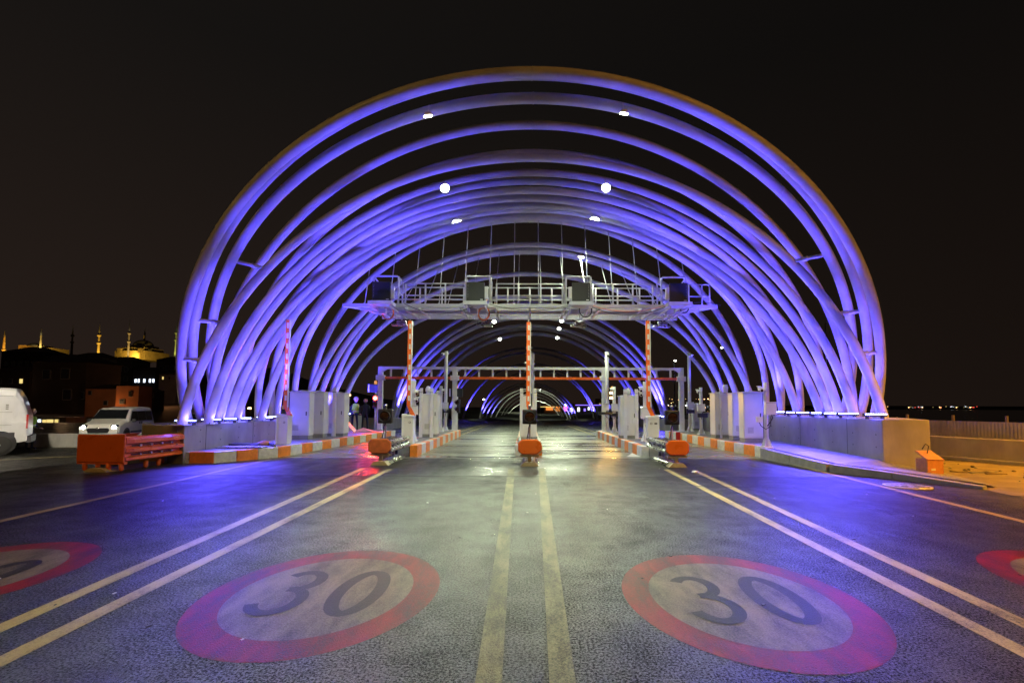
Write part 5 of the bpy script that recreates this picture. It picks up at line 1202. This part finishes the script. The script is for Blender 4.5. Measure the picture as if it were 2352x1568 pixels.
def minaret(px, pyt, pyb, Y, label, mt='stone_gold', balc=(0.42, 0.64), wd=1.0):
    b = up(px, pyb, Y); H = up(px, pyt, Y).z - b.z; r = 4.4 * wd * (Y / F) / 1.9
    t = thing('minaret', b, label, 'minaret', 'floodlit minarets along the ridge')
    MB().lathe([(r * 1.25, -6), (r * 1.2, H * 0.02), (r, H * 0.06), (r * 0.92, H * 0.42), (r * 0.8, H * 0.43), (r * 0.72, H * 0.66), (r * 0.66, H * 0.67)], (0, 0, 0), mt, 14).build('shaft', t)
    for z in balc:
        m = MB(); m.lathe([(r * 0.8, H * z - r * 1.6), (r * 1.55, H * z - r * 0.4), (r * 1.6, H * z + r * 0.5), (r * 0.8, H * z + r * 0.5)], (0, 0, 0), mt, 14); m.build('balcony', t)
    MB().lathe([(r * 0.85, H * 0.67), (r * 0.5, H * 0.80), (r * 0.15, H * 0.94), (r * 0.06, H)], (0, 0, 0), 'lead_roof', 12).build('spire', t)
    return t
minaret(225, 740, 822, 640, 'brightest golden minaret standing alone left of the mosque', wd=1.15)
minaret(294, 733, 822, 640, 'tall minaret directly before the left half of the mosque')
minaret(331, 752, 800, 720, 'slimmer minaret rising behind the right side of the dome', balc=(0.3,), wd=0.9)
minaret(403, 738, 812, 660, 'minaret with a greenish light close beside the outermost hoop')
minaret(92, 752, 806, 640, 'pale lit minaret above the long building at the left', balc=(0.08,))
minaret(8, 757, 808, 620, 'orange lit minaret at the left edge of the picture', balc=(0.1,), wd=1.1)
minaret(164, 745, 815, 700, 'unlit dark minaret between the pale one and the brightest one', mt='wall_dark')
b = up(92, 820, 650); t = thing('old_hall', b, 'long low dimly golden building around the pale minaret', 'building')
m = MB(); m.box((0, 6, 4), (75 * 650 / F, 24, 15), 'stone_gold'); m.box((-10, 4, 12), (30, 16, 6), 'stone_gold'); m.build('wall', t)
m = MB(); dome(m, -8, 2, 14, 9, 4.5); m.build('roof', t)
for k in range(7): MB().box((-16 + k * 5.5, -6.2, 6), (1.4, 0.3, 2.6), 'window_dark').build('window', t)
GOLD = (1.0, 0.62, 0.10)
def far_flood(px, py, Y, tx, ty, TY, W, ang=50, col=GOLD): spot('monument_flood', D(px, py, Y), D(tx, ty, TY), W, col, ang, 0.6, 2.0)
far_flood(328, 838, 640, 334, 806, 690, 90000, 70)
far_flood(225, 835, 620, 225, 790, 640, 110000, 50)
far_flood(305, 822, 668, 312, 812, 690, 26000, 90)
far_flood(294, 835, 620, 294, 790, 640, 60000, 50, (1.0, 0.75, 0.35))
far_flood(331, 800, 700, 331, 775, 720, 60000, 60)
far_flood(403, 830, 640, 403, 790, 660, 60000, 50, (0.7, 0.9, 0.3))
far_flood(92, 806, 632, 92, 786, 640, 22000, 70, (1.0, 0.85, 0.4)); far_flood(92, 842, 610, 92, 815, 650, 70000, 100)
far_flood(8, 830, 600, 8, 795, 620, 90000, 60, (1.0, 0.45, 0.06))

# ------------------------------------------------------------------ centre back: end wall, kiosks, shops, lamps
t = thing('end_wall', (0.5, 182, -6), 'pale greenish lit concrete wall closing the road far behind the middle', 'wall')
MB().box((-5, 0, 2.4), (14, 1, 6.0), 'concrete').build('tall_wall', t); MB().box((9.5, -1, 1.8), (16, 1, 5.6), 'concrete').build('lower_wall', t)
def shop(px0, px1, pyt, pyb, Y, label, wall, els, name='roadside_shop', grp='lit shops far behind the hoops'):
    a, b = D(px0, pyb, Y), D(px1, pyb, Y); z0 = a.z - 2; h_ = D(px0, pyt, Y).z - z0; w_ = b.x - a.x
    t = thing(name, ((a.x + b.x) / 2, Y, z0), label, 'building', grp); sc2 = Y / F; pc = (px0 + px1) / 2
    MB().box((0, 4, h_ / 2), (w_, 8, h_), wall).build('wall', t)
    for nm, x, y, ww, hh, mt in els:
        MB().box(((x - pc) * sc2, -0.15, D(x, y, Y).z - z0), (ww * sc2, 0.2, hh * sc2), mt).build(nm, t)
    return t
shop(1250, 1290, 928, 953, 230, 'shop with an orange glowing front just right of the middle island', 'wall_ochre', [('lit_front', 1262, 938, 16, 8, 'neon_orange'), ('canopy_light', 1260, 934, 38, 1.5, 'window_lit_warm'), ('lit_front', 1281, 939, 10, 10, 'neon_orange')])
shop(1290, 1320, 926, 952, 228, 'shop with a bright magenta sign', 'wall_dark', [('sign', 1299, 938, 8, 10, 'neon_magenta'), ('sign', 1299, 930, 5, 5, 'window_lit_white'), ('window', 1312, 941, 6, 8, 'window_lit_white')])
shop(1320, 1372, 928, 952, 226, 'row of shops with white lit windows under a violet light strip', 'wall_dark', [('light_strip', 1346, 930, 48, 1.4, 'neon_violet'), ('window', 1329, 940, 5, 9, 'window_lit_white'), ('window', 1343, 941, 4, 6, 'neon_violet'), ('window', 1352, 938, 3, 7, 'window_lit_white'), ('window', 1363, 942, 6, 4, 'window_lit_white')])
shop(1372, 1440, 928, 952, 224, 'grey office block with dim windows and a blue light strip', 'wall_grey', [('light_strip', 1374, 930, 14, 1.2, 'neon_violet'), ('window', 1398, 938, 4, 6, 'window_dark'), ('window', 1408, 938, 4, 6, 'window_dark'), ('window', 1418, 938, 4, 6, 'window_dark')])
shop(1440, 1482, 930, 952, 220, 'pale block with one bright white window beside the tall pole', 'wall_grey', [('window', 1472, 938, 7, 9, 'window_lit_white'), ('window', 1462, 938, 5, 8, 'window_dark')])
for (px, pyt, w_, lb) in ((1376, 915, 12, 'faint brown tower block behind the shops, left one'), (1423, 918, 14, 'faint brown tower block behind the shops, middle one'), (1505, 905, 9, 'faint brown tower block behind the shops, right one')):
    shop(px - w_ / 2, px + w_ / 2, pyt, 940, 420, lb, 'wall_ochre', [('window', px - 2, pyt + 6, 2, 2, 'window_dark'), ('window', px + 2, pyt + 12, 2, 2, 'window_lit_warm')], 'tower_block', 'faint tower blocks')
def far_lamp(px, py, Y, label, r, mt='lamp_far', h_=None):
    p = D(px, py, Y); h_ = h_ or max(3, p.z + 5)
    t = thing('road_lamp', p, label, 'street lamp', 'small lit road lamps in the distance')
    MB().lathe([(r * 0.3, -r * 0.5), (r, -r * 0.2), (r * 0.9, r * 0.2), (r * 0.2, r * 0.5)], (0, 0, 0), mt, 12).build('lamp_head', t)
    MB().tube([(0, 0.1, r * 0.4), (0, 0.4, r * 0.5), (0, 0.4, -h_)], 0.07, 'galvanised', 6).build('pole', t)
far_lamp(1241, 895, 150, 'bright white lamp hanging in the far tunnel of hoops', 0.42, h_=9)
far_lamp(1111, 917, 120, 'white lamp seen through the far hoops left of the middle', 0.28)
far_lamp(1551, 828, 60, 'warm white street lamp high between boom and gantry on the right', 0.16, 'lamp_far')
far_lamp(1658, 798, 55, 'warm street lamp high on the right between the hoops', 0.15, 'lamp_far')
far_lamp(1495, 873, 110, 'tiny warm lamp under the orange height bar on the right', 0.18, 'lamp_warm')
far_lamp(1577, 931, 140, 'left of two white lamps low behind the right gantry post', 0.32)
far_lamp(1563 + 32, 930, 140, 'right of two white lamps low behind the right gantry post', 0.3)
far_lamp(573, 937, 60, 'warm lamp glowing between the feet of the left hoops', 0.22, 'lamp_warm')
far_lamp(803, 907, 80, 'warm lamp on a thin pole above the workers', 0.2, 'lamp_warm')
far_lamp(1899, 740, 70, 'thin lamp column rising behind the right hoops', 0.05, 'galvanised')
# lights of the far shore, too many and small to tell apart
sh = MB()
for k in range(46):
    px = random.choice([random.uniform(1880, 2245), random.uniform(1480, 1720), random.uniform(2090, 2240)]); py = 934.5 + random.uniform(-1.8, 1.6) + (px - 1900) * 0.001
    p = D(px, py, 1200); s_ = random.uniform(0.4, 1.0)
    sh.box(p, (s_ * 1.6, s_, s_), random.choice(['window_lit_white', 'lamp_warm', 'window_lit_warm', 'window_lit_white', 'town_red']))
for k in range(60):
    px = random.uniform(1500, 1760); p = D(px, random.uniform(915, 938), 700); s_ = random.uniform(0.3, 0.8)
    sh.box(p, (s_ * 1.4, s_, s_), random.choice(['window_lit_white', 'lamp_warm', 'window_lit_warm']))
for k in range(10):
    px = 1998 + (k - 5) * 0.0 + random.uniform(-6, 160) + 95; p = D(px, 935.3, 1200); sh.box(p, (1.5, 0.8, 0.8), random.choice(['town_red', 'lamp_warm']))
tag(sh.build('shore_lights'), 'scattered lights of the far shore on the horizon', 'lights', kind='stuff')
m = MB(); m.add([(300, 1210, -3), (2600, 1210, -3), (2600, 1260, 6), (300, 1260, 6)], [(0, 1, 2, 3)], 'far_ground'); tag(m.build('far_shore'), 'black strip of the far shore', kind='structure')
# small neon arcs behind the right cabinets
for i, (a_, b_) in enumerate((((1639, 912), (1664, 934)), ((1636, 922), (1663, 946)))):
    p, q = D(*a_, 60), D(*b_, 60); mid = (p + q) / 2
    t = thing('neon_arc', mid, '%s of two short blue light arcs behind the right cabinets' % ('upper' if i == 0 else 'lower'), 'light strip', 'blue light arcs')
    MB().tube([p - mid, Vector((0.15, 0, 0.22)), q - mid], 0.05, 'neon_blue', 6).build('tube', t)
